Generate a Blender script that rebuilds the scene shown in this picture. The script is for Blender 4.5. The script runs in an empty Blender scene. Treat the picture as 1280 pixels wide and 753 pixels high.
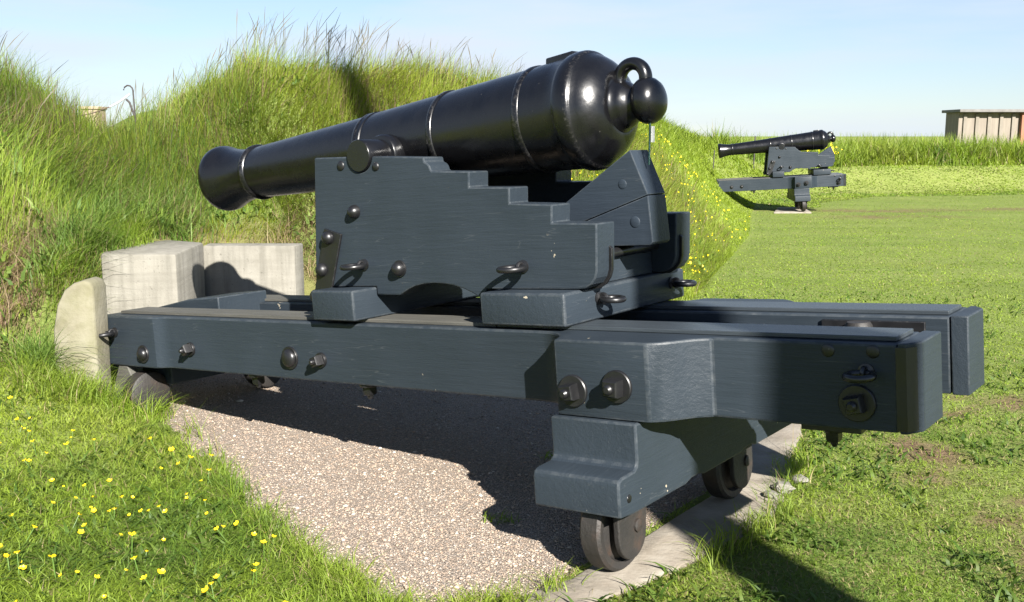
import bpy, bmesh, math, random
import numpy as np
from mathutils import Vector, Matrix

random.seed(7)
rng = np.random.default_rng(11)
scene = bpy.context.scene
COL = scene.collection
R = math.radians

# ------------------------------------------------------------------ camera, light, sky
CAMH = 1.735
cam_d = bpy.data.cameras.new("camera")
cam = bpy.data.objects.new("camera", cam_d)
COL.objects.link(cam)
cam.location = (0, 0, CAMH)
cam.rotation_euler = (R(90 - 9.236), 0, 0)
cam_d.sensor_width = 36.0
cam_d.lens = 1270 / 1280 * 36.0
cam_d.clip_start = 0.05
cam_d.clip_end = 6000
scene.camera = cam

SUN_EL, SUN_HEAD = R(32.0), R(-20.6)      # light travels towards heading -20 deg (clockwise from +Y)
LDIR = Vector((math.sin(SUN_HEAD) * math.cos(SUN_EL), math.cos(SUN_HEAD) * math.cos(SUN_EL), -math.sin(SUN_EL)))
sd = bpy.data.lights.new("sun", 'SUN')
sd.energy = 5.0
sd.angle = R(0.55)
sd.color = (1.0, 0.955, 0.885)
so = bpy.data.objects.new("sun", sd)
so.rotation_euler = LDIR.to_track_quat('-Z', 'Y').to_euler()
so.location = (0, -5, 20)
COL.objects.link(so)

w = bpy.data.worlds.new("World")
scene.world = w
w.use_nodes = True
nt = w.node_tree
nt.nodes.clear()
wo = nt.nodes.new('ShaderNodeOutputWorld')
bg = nt.nodes.new('ShaderNodeBackground')
sky = nt.nodes.new('ShaderNodeTexSky')
sky.sky_type = 'NISHITA'
sky.sun_disc = False
sky.sun_elevation = SUN_EL
tos = -LDIR                                # towards the sun
sky.sun_rotation = math.atan2(tos.x, tos.y)
sky.air_density = 1.0
sky.dust_density = 0.15
sky.ozone_density = 3.0
bg.inputs['Strength'].default_value = 0.05
tc = nt.nodes.new('ShaderNodeTexCoord')
mp = nt.nodes.new('ShaderNodeMapping')
mp.inputs['Scale'].default_value = (1.1, 1.1, 7.5)
mp.inputs['Rotation'].default_value = (0.0, R(14), R(20))
cn = nt.nodes.new('ShaderNodeTexNoise')
cn.inputs['Scale'].default_value = 1.7
cn.inputs['Detail'].default_value = 6.0
cn.inputs['Roughness'].default_value = 0.55
cr = nt.nodes.new('ShaderNodeValToRGB')
cr.color_ramp.elements[0].position = 0.44
cr.color_ramp.elements[0].color = (0.36, 0.36, 0.36, 1)
cr.color_ramp.elements[1].position = 0.70
cr.color_ramp.elements[1].color = (1, 1, 1, 1)
mx = nt.nodes.new('ShaderNodeMixRGB')
mx.inputs['Color2'].default_value = (6.9, 7.1, 7.3, 1)
nt.links.new(tc.outputs['Generated'], mp.inputs['Vector'])
nt.links.new(mp.outputs['Vector'], cn.inputs['Vector'])
nt.links.new(cn.outputs['Fac'], cr.inputs['Fac'])
sep = nt.nodes.new('ShaderNodeSeparateXYZ')
nt.links.new(tc.outputs['Generated'], sep.inputs['Vector'])
mr = nt.nodes.new('ShaderNodeMapRange')
mr.interpolation_type = 'SMOOTHSTEP'
mr.inputs['From Min'].default_value = 0.22
mr.inputs['From Max'].default_value = 0.62
mr.inputs['To Min'].default_value = 1.0
mr.inputs['To Max'].default_value = 0.12
nt.links.new(sep.outputs['Z'], mr.inputs['Value'])
veil = nt.nodes.new('ShaderNodeMixRGB')
veil.blend_type = 'MULTIPLY'
veil.inputs['Fac'].default_value = 1.0
nt.links.new(cr.outputs['Color'], veil.inputs['Color1'])
nt.links.new(mr.outputs['Result'], veil.inputs['Color2'])
nt.links.new(veil.outputs['Color'], mx.inputs['Fac'])
nt.links.new(sky.outputs['Color'], mx.inputs['Color1'])
tintn = nt.nodes.new('ShaderNodeMixRGB')
tintn.blend_type = 'MULTIPLY'
tintn.inputs['Fac'].default_value = 1.0
tintn.inputs['Color2'].default_value = (0.63, 0.685, 0.765, 1)
nt.links.new(mx.outputs['Color'], tintn.inputs['Color1'])
nt.links.new(tintn.outputs['Color'], bg.inputs['Color'])
nt.links.new(bg.outputs['Background'], wo.inputs['Surface'])

scene.view_settings.view_transform = 'Standard'
scene.view_settings.look = 'None'
scene.view_settings.exposure = 1.85
scene.view_settings.gamma = 1.0
scene.cycles.max_bounces = 8
scene.cycles.transparent_max_bounces = 8

# ------------------------------------------------------------------ material helpers
def mat_new(name):
    m = bpy.data.materials.new(name)
    m.use_nodes = True
    t = m.node_tree
    t.nodes.clear()
    out = t.nodes.new('ShaderNodeOutputMaterial')
    b = t.nodes.new('ShaderNodeBsdfPrincipled')
    t.links.new(b.outputs['BSDF'], out.inputs['Surface'])
    return m, t, b, out

def nd(t, typ, **kw):
    n = t.nodes.new(typ)
    for k, v in kw.items():
        if k in n.inputs:
            n.inputs[k].default_value = v
        else:
            setattr(n, k, v)
    return n

def coords(t, scale=(1, 1, 1), kind='Object', rot=(0, 0, 0)):
    c = t.nodes.new('ShaderNodeTexCoord')
    m = t.nodes.new('ShaderNodeMapping')
    m.inputs['Scale'].default_value = scale
    m.inputs['Rotation'].default_value = rot
    t.links.new(c.outputs[kind], m.inputs['Vector'])
    return m.outputs['Vector']

def noise(t, vec, scale, detail=4, rough=0.55):
    n = nd(t, 'ShaderNodeTexNoise', Scale=scale, Detail=detail, Roughness=rough)
    t.links.new(vec, n.inputs['Vector'])
    return n.outputs['Fac']

def ramp(t, fac, stops):
    r = t.nodes.new('ShaderNodeValToRGB')
    els = r.color_ramp.elements
    while len(els) < len(stops):
        els.new(0.5)
    for e, (p, c) in zip(els, stops):
        e.position = p
        e.color = (*c, 1) if len(c) == 3 else c
    t.links.new(fac, r.inputs['Fac'])
    return r.outputs['Color']

def mix(t, fac, a, b, mode='MIX'):
    m = t.nodes.new('ShaderNodeMixRGB')
    m.blend_type = mode
    for sock, v in ((m.inputs['Fac'], fac), (m.inputs['Color1'], a), (m.inputs['Color2'], b)):
        if hasattr(v, 'links') or isinstance(v, bpy.types.NodeSocket):
            t.links.new(v, sock)
        elif isinstance(v, (tuple, list)):
            sock.default_value = (*v, 1) if len(v) == 3 else v
        else:
            sock.default_value = v
    return m.outputs['Color']

def bump(t, b, height, strength=0.3, dist=0.01, prev=None):
    n = nd(t, 'ShaderNodeBump', Strength=strength, Distance=dist)
    t.links.new(height, n.inputs['Height'])
    if prev is not None:
        t.links.new(prev, n.inputs['Normal'])
    t.links.new(n.outputs['Normal'], b.inputs['Normal'])
    return n.outputs['Normal']

ALBEDO = 0.66          # one reflectance trim shared by every surface
def set_base(t, b, c):
    t.links.new(mix(t, 1.0, c, (ALBEDO,) * 3, 'MULTIPLY'), b.inputs['Base Color'])

def painted_timber(name, base, grain_axis='x', worn=(0.13, 0.14, 0.145)):
    m, t, b, o = mat_new(name)
    sc = {'x': (1.2, 14, 14), 'y': (14, 1.2, 14), 'z': (14, 14, 1.2)}[grain_axis]
    v = coords(t, sc)
    v1 = coords(t)
    g = noise(t, v, 3.0, 6, 0.62)
    fine = noise(t, v, 11.0, 3, 0.6)
    patch = noise(t, v1, 2.6, 4, 0.55)
    c = mix(t, patch, tuple(x * 0.84 for x in base), tuple(x * 1.34 for x in base))
    c = mix(t, ramp(t, g, [(0.35, (0, 0, 0)), (0.75, (0.35, 0.35, 0.35))]), c, tuple(x * 1.22 for x in base))
    # pale rubbed scratches that run with the grain
    sv = coords(t, tuple(x * (0.35 if x < 2 else 2.0) for x in sc))
    s = noise(t, sv, 2.3, 2, 0.4)
    sm = ramp(t, s, [(0.71, (0, 0, 0)), (0.74, (0.30, 0.30, 0.30))])
    gate = ramp(t, noise(t, v1, 5.0, 2), [(0.5, (0, 0, 0)), (0.62, (1, 1, 1))])
    sm = mix(t, 1.0, sm, gate, 'MULTIPLY')
    c = mix(t, sm, c, worn)
    # long fine cracks in the paint
    cv = noise(t, coords(t, tuple(0.55 if x < 2 else 7.0 for x in sc)), 1.9, 3, .5)
    w1 = nd(t, 'ShaderNodeMath', operation='SUBTRACT'); w1.inputs[1].default_value = .5
    t.links.new(cv, w1.inputs[0])
    w2 = nd(t, 'ShaderNodeMath', operation='ABSOLUTE')
    t.links.new(w1.outputs[0], w2.inputs[0])
    ck = ramp(t, w2.outputs[0], [(0.0, (.28, .28, .28)), (.004, (.0, .0, .0))])
    ck = mix(t, 1.0, ck, ramp(t, noise(t, v1, 3.3, 3), [(.47, (0, 0, 0)), (.6, (1, 1, 1))]), 'MULTIPLY')
    c = mix(t, ck, c, worn)
    # worn edges and chips
    ea = t.nodes.new('ShaderNodeAttribute')
    ea.attribute_name = 'edge'
    en = ramp(t, noise(t, v1, 22.0, 4, 0.7), [(0.40, (0.03, 0.03, 0.03)), (0.80, (0.45, 0.45, 0.45))])
    em = mix(t, 1.0, ea.outputs['Fac'], en, 'MULTIPLY')
    c = mix(t, em, c, worn)
    chip = ramp(t, noise(t, v1, 13.0, 3, 0.75), [(0.70, (0, 0, 0)), (0.71, (1, 1, 1))])
    chip = mix(t, 1.0, chip, ramp(t, noise(t, v1, 2.0, 1), [(0.56, (0, 0, 0)), (0.6, (1, 1, 1))]), 'MULTIPLY')
    c = mix(t, chip, c, (0.42, 0.37, 0.28))
    set_base(t, b, c)
    b.inputs['Roughness'].default_value = 0.42
    b.inputs['Specular IOR Level'].default_value = 0.22
    rr = ramp(t, patch, [(0.3, (0.40,) * 3), (0.7, (0.56,) * 3)])
    t.links.new(rr, b.inputs['Roughness'])
    n1 = bump(t, b, g, 0.55, 0.005)
    n1 = bump(t, b, fine, 0.35, 0.002, n1)
    bump(t, b, noise(t, v1, 34.0, 4, .6), 0.18, 0.003, n1)
    return m

SLATE = (0.0255, 0.0345, 0.0445)
M_TIM_X = painted_timber("slate_painted_timber", SLATE, 'x')
M_TIM_Y = painted_timber("slate_painted_cross_timber", SLATE, 'y')
M_TIM_Z = painted_timber("slate_painted_upright_timber", SLATE, 'z')
M_QUOIN = painted_timber("slate_painted_wedge", (0.0262, 0.0358, 0.0485), 'x')

def gloss_black(name, base, rough, coat=0.0, lump=0.12):
    m, t, b, o = mat_new(name)
    v = coords(t)
    n = noise(t, v, 9.0, 5, 0.6)
    f = noise(t, v, 70.0, 3, 0.6)
    c = mix(t, n, tuple(x * 0.7 for x in base), tuple(x * 1.5 for x in base))
    speck = ramp(t, noise(t, v, 46.0, 2, 0.5), [(0.77, (0, 0, 0)), (0.79, (0.55, 0.55, 0.55))])
    c = mix(t, speck, c, (0.12, 0.11, 0.10))
    ea = t.nodes.new('ShaderNodeAttribute')
    ea.attribute_name = 'edge'
    en = ramp(t, f, [(0.5, (0, 0, 0)), (0.8, (0.5, 0.5, 0.5))])
    c = mix(t, mix(t, 1.0, ea.outputs['Fac'], en, 'MULTIPLY'), c, (0.09, 0.085, 0.08))
    set_base(t, b, c)
    t.links.new(ramp(t, n, [(0.3, (rough * 0.8,) * 3), (0.7, (rough * 1.35,) * 3)]), b.inputs['Roughness'])
    b.inputs['Coat Weight'].default_value = coat
    b.inputs['Coat Roughness'].default_value = 0.12
    n1 = bump(t, b, n, lump, 0.012)
    bump(t, b, f, 0.10, 0.002, n1)
    return m

M_GUN = gloss_black("black_gun_paint", (0.005, 0.005, 0.006), 0.25, 0.0, 0.14)
M_IRON = gloss_black("black_iron_paint", (0.010, 0.010, 0.011), 0.36)

def simple_noise(name, stops, scale, rough=0.8, bs=0.4, bd=0.01, sc=(1, 1, 1), detail=6, second=None):
    m, t, b, o = mat_new(name)
    v = coords(t, sc)
    n = noise(t, v, scale, detail, 0.62)
    c = ramp(t, n, stops)
    if second:
        s2, stp, colr = second
        k = ramp(t, noise(t, coords(t), s2, 4, 0.6), stp)
        c = mix(t, k, c, colr)
    set_base(t, b, c)
    b.inputs['Roughness'].default_value = rough
    bump(t, b, noise(t, v, scale * 6, 4, 0.65), bs, bd)
    return m

M_CAST = simple_noise("dark_cast_iron", [(0.3, (0.017, 0.016, 0.015)), (0.55, (0.028, 0.024, 0.021)), (0.78, (0.060, 0.037, 0.026))], 9, 0.62, 0.6, 0.006)
M_PLANK = simple_noise("weathered_top_plank", [(0.3, (0.06, 0.058, 0.048)), (0.55, (0.10, 0.096, 0.082)), (0.8, (0.15, 0.144, 0.122))], 3.0, 0.7, 0.5, 0.004, (1.0, 16, 16))
M_PLANKB = simple_noise("slate_top_plank", [(0.3, (0.035, 0.044, 0.052)), (0.6, (0.055, 0.067, 0.078)), (0.85, (0.10, 0.105, 0.105))], 3.0, 0.42, 0.4, 0.003, (1.0, 16, 16))
def concrete(name, stops, grime, board):
    m, t, b, o = mat_new(name)
    v = coords(t)
    c = ramp(t, noise(t, v, 3.4, 7, .65), stops)
    st = noise(t, coords(t, (9, 9, .8)), 1.6, 5, .6)
    c = mix(t, ramp(t, st, [(.45, (0, 0, 0)), (.8, (.75, .75, .75))]), c, grime)
    bd = noise(t, coords(t, (.5, .5, 11)), 1.3, 3, .5)
    c = mix(t, ramp(t, bd, [(.50, (0, 0, 0)), (.75, (.45, .45, .45))]), c, board)
    pit = ramp(t, noise(t, v, 34, 3, .6), [(.66, (0, 0, 0)), (.70, (.55, .55, .55))])
    c = mix(t, pit, c, grime)
    set_base(t, b, c)
    b.inputs['Roughness'].default_value = .9
    n1 = bump(t, b, noise(t, v, 60, 5, .7), .5, .006)
    bump(t, b, bd, .3, .02, n1)
    return m
M_CONC = concrete("weathered_concrete", [(.25, (.185, .172, .140)), (.5, (.265, .25, .21)), (.8, (.335, .318, .275))], (.105, .098, .078), (.185, .172, .142))
M_STUB = simple_noise("lichened_stone", [(0.25, (0.15, 0.135, 0.08)), (0.5, (0.25, 0.23, 0.16)), (0.8, (0.33, 0.31, 0.235))], 4.5, 0.9, 0.5, 0.01,
                      second=(3.1, [(0.48, (0, 0, 0)), (0.7, (0.7, 0.7, 0.7))], (0.15, 0.145, 0.06)))
M_KERB = simple_noise("worn_kerb_concrete", [(0.25, (0.18, 0.152, 0.115)), (0.5, (0.29, 0.255, 0.205)), (0.8, (0.37, 0.335, 0.28))], 7, 0.9, 0.6, 0.01,
                      second=(2.2, [(0.5, (0, 0, 0)), (0.72, (0.6, 0.6, 0.6))], (0.19, 0.15, 0.11)))
M_POSTWOOD = simple_noise("grey_post_wood", [(0.3, (0.10, 0.09, 0.075)), (0.7, (0.2, 0.18, 0.15))], 4, 0.8, 0.4, 0.004, (10, 10, 1))
M_RUST = simple_noise("dark_rusted_steel", [(0.3, (0.035, 0.03, 0.027)), (0.7, (0.06, 0.05, 0.042))], 20, 0.7)
M_ROPE = simple_noise("brown_cable", [(0.3, (0.12, 0.08, 0.07)), (0.7, (0.2, 0.13, 0.11))], 30, 0.7)
M_WHITE = simple_noise("white_plastic", [(0.3, (0.6, 0.6, 0.57)), (0.7, (0.75, 0.75, 0.72))], 30, 0.5)
M_GREEN = simple_noise("green_plastic_cord", [(0.3, (0.006, 0.05, 0.04)), (0.7, (0.01, 0.08, 0.06))], 30, 0.5)
M_TOWER = simple_noise("sandy_stone_masonry", [(0.3, (0.36, 0.27, 0.19)), (0.7, (0.5, 0.4, 0.29))], 1.3, 0.9)

# ------------------------------------------------------------------ object helpers
def link(name, me, parent=None, loc=None):
    o = bpy.data.objects.new(name, me)
    COL.objects.link(o)
    if parent is not None:
        o.parent = parent
    if loc is not None:
        o.location = loc
    return o

def tag(o, label, cat=None, group=None, kind=None):
    if label: o['label'] = label
    if cat: o['category'] = cat
    if group: o['group'] = group
    if kind: o['kind'] = kind
    return o

def finish(bm, name, mats, smooth=False, angle=35):
    bmesh.ops.recalc_face_normals(bm, faces=bm.faces)
    me = bpy.data.meshes.new(name)
    bm.to_mesh(me)
    bm.free()
    for m in (mats if isinstance(mats, (list, tuple)) else [mats]):
        me.materials.append(m)
    if smooth:
        me.shade_smooth()
        me.set_sharp_from_angle(angle=R(angle))
    return me

def bevel_sharp(bm, off, seg=2, lim=32):
    lay = bm.faces.layers.float.get('edge') or bm.faces.layers.float.new('edge')
    if off <= 0:
        return
    es = [e for e in bm.edges if len(e.link_faces) == 2 and e.calc_face_angle(0) > R(lim)]
    r = bmesh.ops.bevel(bm, geom=es, offset=off, segments=seg, affect='EDGES', profile=0.5, clamp_overlap=True)
    for f in r['faces']:
        f[lay] = 1.0

def prism_into(bm, poly, lo, hi, axis):
    """poly: 2-D outline; extruded along axis ('u','v','w') from lo to hi."""
    def P(a, b, c):
        if axis == 'v': return (a, c, b)      # poly in (u, w)
        if axis == 'w': return (a, b, c)      # poly in (u, v)
        return (c, a, b)                      # axis u: poly in (v, w)
    n = len(poly)
    A = [bm.verts.new(P(p[0], p[1], lo)) for p in poly]
    B = [bm.verts.new(P(p[0], p[1], hi)) for p in poly]
    bm.faces.new(A)
    bm.faces.new(B[::-1])
    for i in range(n):
        j = (i + 1) % n
        bm.faces.new((A[i], A[j], B[j], B[i]))

def shift(bm, off):
    bmesh.ops.translate(bm, verts=bm.verts, vec=-Vector(off))

def prism(name, poly, lo, hi, axis, mats, parent, off, bev=0.008, smooth=True, seg=2, lim=32):
    bm = bmesh.new()
    prism_into(bm, poly, lo, hi, axis)
    bmesh.ops.recalc_face_normals(bm, faces=bm.faces)
    bevel_sharp(bm, bev, seg, lim)
    shift(bm, off)
    return link(name, finish(bm, name, mats, smooth, 20), parent)

def box(name, a, b, mats, parent, off, bev=0.006, seg=2):
    return prism(name, [(a[0], a[1]), (b[0], a[1]), (b[0], b[1]), (a[0], b[1])], a[2], b[2], 'w', mats, parent, off, bev, True, seg)

def basis(axis):
    ax = Vector(axis).normalized()
    h = Vector((0, 0, 1)) if abs(ax.z) < 0.9 else Vector((1, 0, 0))
    e1 = h.cross(ax).normalized()
    return ax, e1, ax.cross(e1)

def lathe_into(bm, prof, origin, axis, n=32, edge_idx=()):
    """prof: list of (distance along axis, radius)."""
    lay = bm.faces.layers.float.get('edge') or bm.faces.layers.float.new('edge')
    ax, e1, e2 = basis(axis)
    o = Vector(origin)
    rings = []
    for a, r in prof:
        if r < 1e-5:
            rings.append([bm.verts.new(o + ax * a)])
        else:
            rings.append([bm.verts.new(o + ax * a + (e1 * math.cos(2 * math.pi * k / n) + e2 * math.sin(2 * math.pi * k / n)) * r) for k in range(n)])
    for i in range(len(rings) - 1):
        A, B = rings[i], rings[i + 1]
        for k in range(n):
            j = (k + 1) % n
            if len(A) == 1 and len(B) == 1: continue
            if len(A) == 1: f = bm.faces.new((A[0], B[j], B[k]))
            elif len(B) == 1: f = bm.faces.new((A[k], A[j], B[0]))
            else: f = bm.faces.new((A[k], A[j], B[j], B[k]))
            if i in edge_idx: f[lay] = 1.0
    if len(rings[0]) > 1: bm.faces.new(rings[0][::-1])
    if len(rings[-1]) > 1: bm.faces.new(rings[-1])

def lathe(name, prof, origin, axis, mats, parent, off, n=32, edge_idx=()):
    bm = bmesh.new()
    lathe_into(bm, prof, origin, axis, n, edge_idx)
    shift(bm, off)
    return link(name, finish(bm, name, mats, True, 40), parent)

def torus_into(bm, c, axis, Rr, r, n=28, m=12, squash=1.0):
    ax, e1, e2 = basis(axis)
    c = Vector(c)
    V = []
    for i in range(n):
        t = 2 * math.pi * i / n
        d = e1 * math.cos(t) + e2 * math.sin(t)
        V.append([bm.verts.new(c + d * (Rr + r * math.cos(2 * math.pi * k / m)) + ax * (r * squash * math.sin(2 * math.pi * k / m))) for k in range(m)])
    for i in range(n):
        A, B = V[i], V[(i + 1) % n]
        for k in range(m):
            j = (k + 1) % m
            bm.faces.new((A[k], A[j], B[j], B[k]))

def tube_into(bm, pts, r, m=8):
    pts = [Vector(p) for p in pts]
    rings = []
    for i, p in enumerate(pts):
        d = (pts[min(i + 1, len(pts) - 1)] - pts[max(i - 1, 0)])
        ax, e1, e2 = basis(d)
        rr = r[i] if isinstance(r, (list, tuple)) else r
        rings.append([bm.verts.new(p + (e1 * math.cos(2 * math.pi * k / m) + e2 * math.sin(2 * math.pi * k / m)) * rr) for k in range(m)])
    for A, B in zip(rings, rings[1:]):
        for k in range(m):
            j = (k + 1) % m
            bm.faces.new((A[k], A[j], B[j], B[k]))
    bm.faces.new(rings[0][::-1])
    bm.faces.new(rings[-1])

def dome(name, c, axis, r, h, parent, off, washer=0.0, mat=None):
    bm = bmesh.new()
    prof = []
    if washer:
        prof += [(-0.006, washer), (0.006, washer), (0.010, washer * 0.96), (0.010, r)]
    else:
        prof += [(-0.006, r)]
    prof += [(h * math.sin(a) + (0.010 if washer else 0), max(r * math.cos(a), 0)) for a in np.linspace(0, math.pi / 2, 7)]
    lathe_into(bm, prof, c, axis, 20)
    shift(bm, off)
    return link(name, finish(bm, name, mat or M_IRON, True, 40), parent)

def nut(name, c, axis, s, h, washer, parent, off, rot=0.0):
    bm = bmesh.new()
    lathe_into(bm, [(-0.006, washer), (0.010, washer), (0.014, washer * 0.95), (0.014, 0.002)], c, axis, 28)
    ax, e1, e2 = basis(axis)
    c = Vector(c)
    q = []
    for lev, sc in ((0.010, 1.0), (h, 1.0), (h + 0.01, 0.82)):
        q.append([bm.verts.new(c + ax * lev + (e1 * math.cos(rot + math.pi / 4 + k * math.pi / 2) + e2 * math.sin(rot + math.pi / 4 + k * math.pi / 2)) * s * sc) for k in range(4)])
    for A, B in zip(q, q[1:]):
        for k in range(4):
            j = (k + 1) % 4
            bm.faces.new((A[k], A[j], B[j], B[k]))
    bm.faces.new(q[-1])
    lathe_into(bm, [(h, s * 0.42), (h + 0.02, s * 0.42), (h + 0.03, s * 0.25), (h + 0.03, 0)], c, axis, 14)
    shift(bm, off)
    return link(name, finish(bm, name, M_IRON, True, 35), parent)

def ring_bolt(name, c, axis, drop, parent, off, Rr=0.05, r=0.013, side=(1, 0, 0)):
    """an eye fixed to the face with a ring hanging out of it; ring plane spanned by side and (axis tilted by drop)"""
    bm = bmesh.new()
    ax = Vector(axis).normalized()
    c = Vector(c)
    lathe_into(bm, [(-0.006, 0.03), (0.006, 0.03), (0.008, 0.022), (0.012, 0.014), (0.034, 0.014)], c, ax, 16)
    s = Vector(side).normalized()
    out = (ax * math.cos(drop) - s.cross(ax).normalized() * (1 if s.cross(ax).z > 0 else -1) * math.sin(drop)).normalized()
    torus_into(bm, c + ax * 0.026, s, 0.018, 0.009, 16, 8)
    torus_into(bm, c + ax * 0.03 + out * Rr, s.cross(out), Rr, r, 28, 10)
    shift(bm, off)
    return link(name, finish(bm, name, M_IRON, True, 40), parent)

def mirror_v(poly, vc):
    return [(p[0], 2 * vc - p[1]) for p in poly][::-1]

# ------------------------------------------------------------------ the guns
VC = 0.53
VR = 0.485      # centre line of the two rails

def frame_matrix(O, yaw, slope, k=1.0):
    return Matrix.Translation(O) @ Matrix.Rotation(yaw, 4, 'Z') @ Matrix.Rotation(-slope, 4, 'Y') @ Matrix.Scale(k, 4)

def root(name, F, base, label, cat, group=None):
    o = bpy.data.objects.new(name, None)
    COL.objects.link(o)
    o.empty_display_size = 0.2
    o.matrix_world = F @ Matrix.Translation(base)
    tag(o, label, cat, group)
    return o

def arc(cx, cz, r, a0, a1, n):
    return [(cx + r * math.cos(R(a0 + (a1 - a0) * i / n)), cz + r * math.sin(R(a0 + (a1 - a0) * i / n))) for i in range(n + 1)]

def build_platform(F, label, u_front=-3.34, front_block=True):
    off = (0.4, VC, -0.9)
    t = root('traversing_platform', F, off, label, 'gun platform', 'traversing platforms of the two guns')
    uf = u_front
    near = []
    if front_block:
        near += [(uf, -0.045), (-2.80, -0.045), (-2.765, -0.040), (-2.74, -0.026), (-2.715, -0.012), (-2.685, -0.004), (-2.655, 0)]
    else:
        near += [(uf, 0)]
    near += [(0.075, 0), (0.13, -0.012), (0.18, -0.04), (0.222, -0.085), (0.248, -0.135), (0.26, -0.18),
             (0.685, -0.18), (0.735, -0.145), (0.765, -0.11), (0.79, -0.075), (0.82, -0.04), (0.865, -0.010), (0.87, 0.0),
             (1.56, 0), (1.56, 0.295), (uf, 0.295)]
    for k, poly in enumerate((near, mirror_v(near, VR))):
        rail = prism('side_rail', poly, -0.31, 0.0, 'w', M_TIM_X, t, off, 0.010)
        sgn = 1 if k == 0 else -1
        mv = (lambda v: v) if k == 0 else (lambda v: 2 * VR - v)
        fv = lambda a, b: (min(mv(a), mv(b)), max(mv(a), mv(b)))
        # black band round the rail end, with a slate painted end grain plate
        cp = [(1.563, -0.004), (1.590, -0.004), (1.628, 0.058), (1.628, 0.295), (1.563, 0.299)]
        if k: cp = mirror_v(cp, VR)
        cap = prism('end_cap', cp, -0.311, 0.004, 'w', M_TIM_Y, rail, off, 0.006)
        bp = [(1.557, -0.007), (1.592, -0.007), (1.617, 0.034), (1.612, 0.038), (1.588, -0.001), (1.557, -0.001)]
        if k: bp = mirror_v(bp, VR)
        prism('end_band', bp, -0.300, -0.010, 'w', M_IRON, rail, off, 0.0)
        # top wear plank in two lengths
        a, b = fv(0.055, 0.25)
        box('top_plank', (max(uf, -3.25), a, 0.001), (-0.22, b, 0.018), M_PLANK, rail, off, 0.003)
        box('top_plank', (-0.215, a, 0.001), (1.545, b, 0.018), M_PLANKB, rail, off, 0.003)
        # fixings on the outer face
        n = (0, -sgn, 0)
        if uf < -3:
            ring_bolt('ring_bolt', (-3.17, mv(-0.045), -0.10), n, 0.04, rail, off)
            dome('bolt', (-2.885, mv(-0.045), -0.225), n, 0.040, 0.03, rail, off, 0.055)
            nut('square_nut', (-2.464, mv(0), -0.185), n, 0.036, 0.05, 0.040, rail, off, 0.5)
            dome('bolt', (-1.588, mv(0), -0.195), n, 0.050, 0.03, rail, off, 0.062)
            nut('square_nut', (-1.344, mv(0), -0.195), n, 0.036, 0.05, 0.040, rail, off, 0.3)
        else:
            dome('bolt', (uf + 0.35, mv(0), -0.19), n, 0.035, 0.03, rail, off, 0.05)
            dome('bolt', (uf + 0.62, mv(0), -0.19), n, 0.035, 0.03, rail, off, 0.05)
        nut('square_nut', (0.345, mv(-0.18), -0.205), n, 0.045, 0.055, 0.066, rail, off, 0.12)
        nut('square_nut', (0.552, mv(-0.18), -0.175), n, 0.047, 0.055, 0.066, rail, off, -0.05)
        for i in range(4):
            dome('nail', (0.83, mv(-0.026), -0.045 - 0.068 * i), (0.5, -sgn, 0), 0.006, 0.005, rail, off)
        ring_bolt('ring_bolt', (1.455, mv(0), -0.10), n, 0.04, rail, off, 0.045)
        nut('square_nut', (1.421, mv(0), -0.212), n, 0.043, 0.05, 0.066, rail, off, 0.2)
        dome('plug', (1.322, mv(0), -0.03), n, 0.024, 0.006, rail, off)
        dome('plug', (1.479, mv(0), -0.028), n, 0.024, 0.006, rail, off)
        # underside plates and bolt ends
        a, b = fv(0.03, 0.19)
        box('foot_plate', (1.20, a, -0.333), (1.42, b, -0.312), M_IRON, rail, off, 0.003)
        nut('square_nut', (1.30, mv(0.09), -0.333), (0, 0, -1), 0.032, 0.04, 0.036, rail, off)
        for uu in ((-1.95, -1.07) if uf < -3 else (-0.8,)):
            nut('square_nut', (uu, mv(0.06), -0.312), (0, 0, -1), 0.034, 0.05, 0.05, rail, off)
        # iron plate and buffer roller on the inner face
        a, b = fv(0.297, 0.31)
        box('inner_plate', (1.05, a, -0.20), (1.47, b, -0.02), M_IRON, rail, off, 0.004)
        lathe('buffer_roller', [(-0.20, 0.055), (-0.035, 0.055), (-0.02, 0.045)], (1.22, mv(0.35), 0), (0, 0, 1), M_CAST, rail, off, 24)
    # rear cross timber carried by the wheels
    half = [(-0.20, -0.313), (-0.20, -0.455), (-0.206, -0.478), (-0.225, -0.490), (-0.315, -0.494), (-0.338, -0.503), (-0.345, -0.525), (-0.345, -0.645)]
    prof = half + [(-0.25, -0.655), (0.18, -0.655), (0.23, -0.642), (0.30, -0.642), (0.35, -0.655)]
    prof += [(2 * VC - a, b) for a, b in prof[::-1]]
    bolster = prism('cross_timber', prof, 0.235, 0.635, 'u', M_TIM_Y, t, off, 0.009)
    for vv in (-0.305, 2 * VC + 0.305):
        dome('plug', (0.635, vv + (0.03 if vv < 0 else -0.03), -0.585), (1, 0, 0), 0.017, 0.004, bolster, off)
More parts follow.
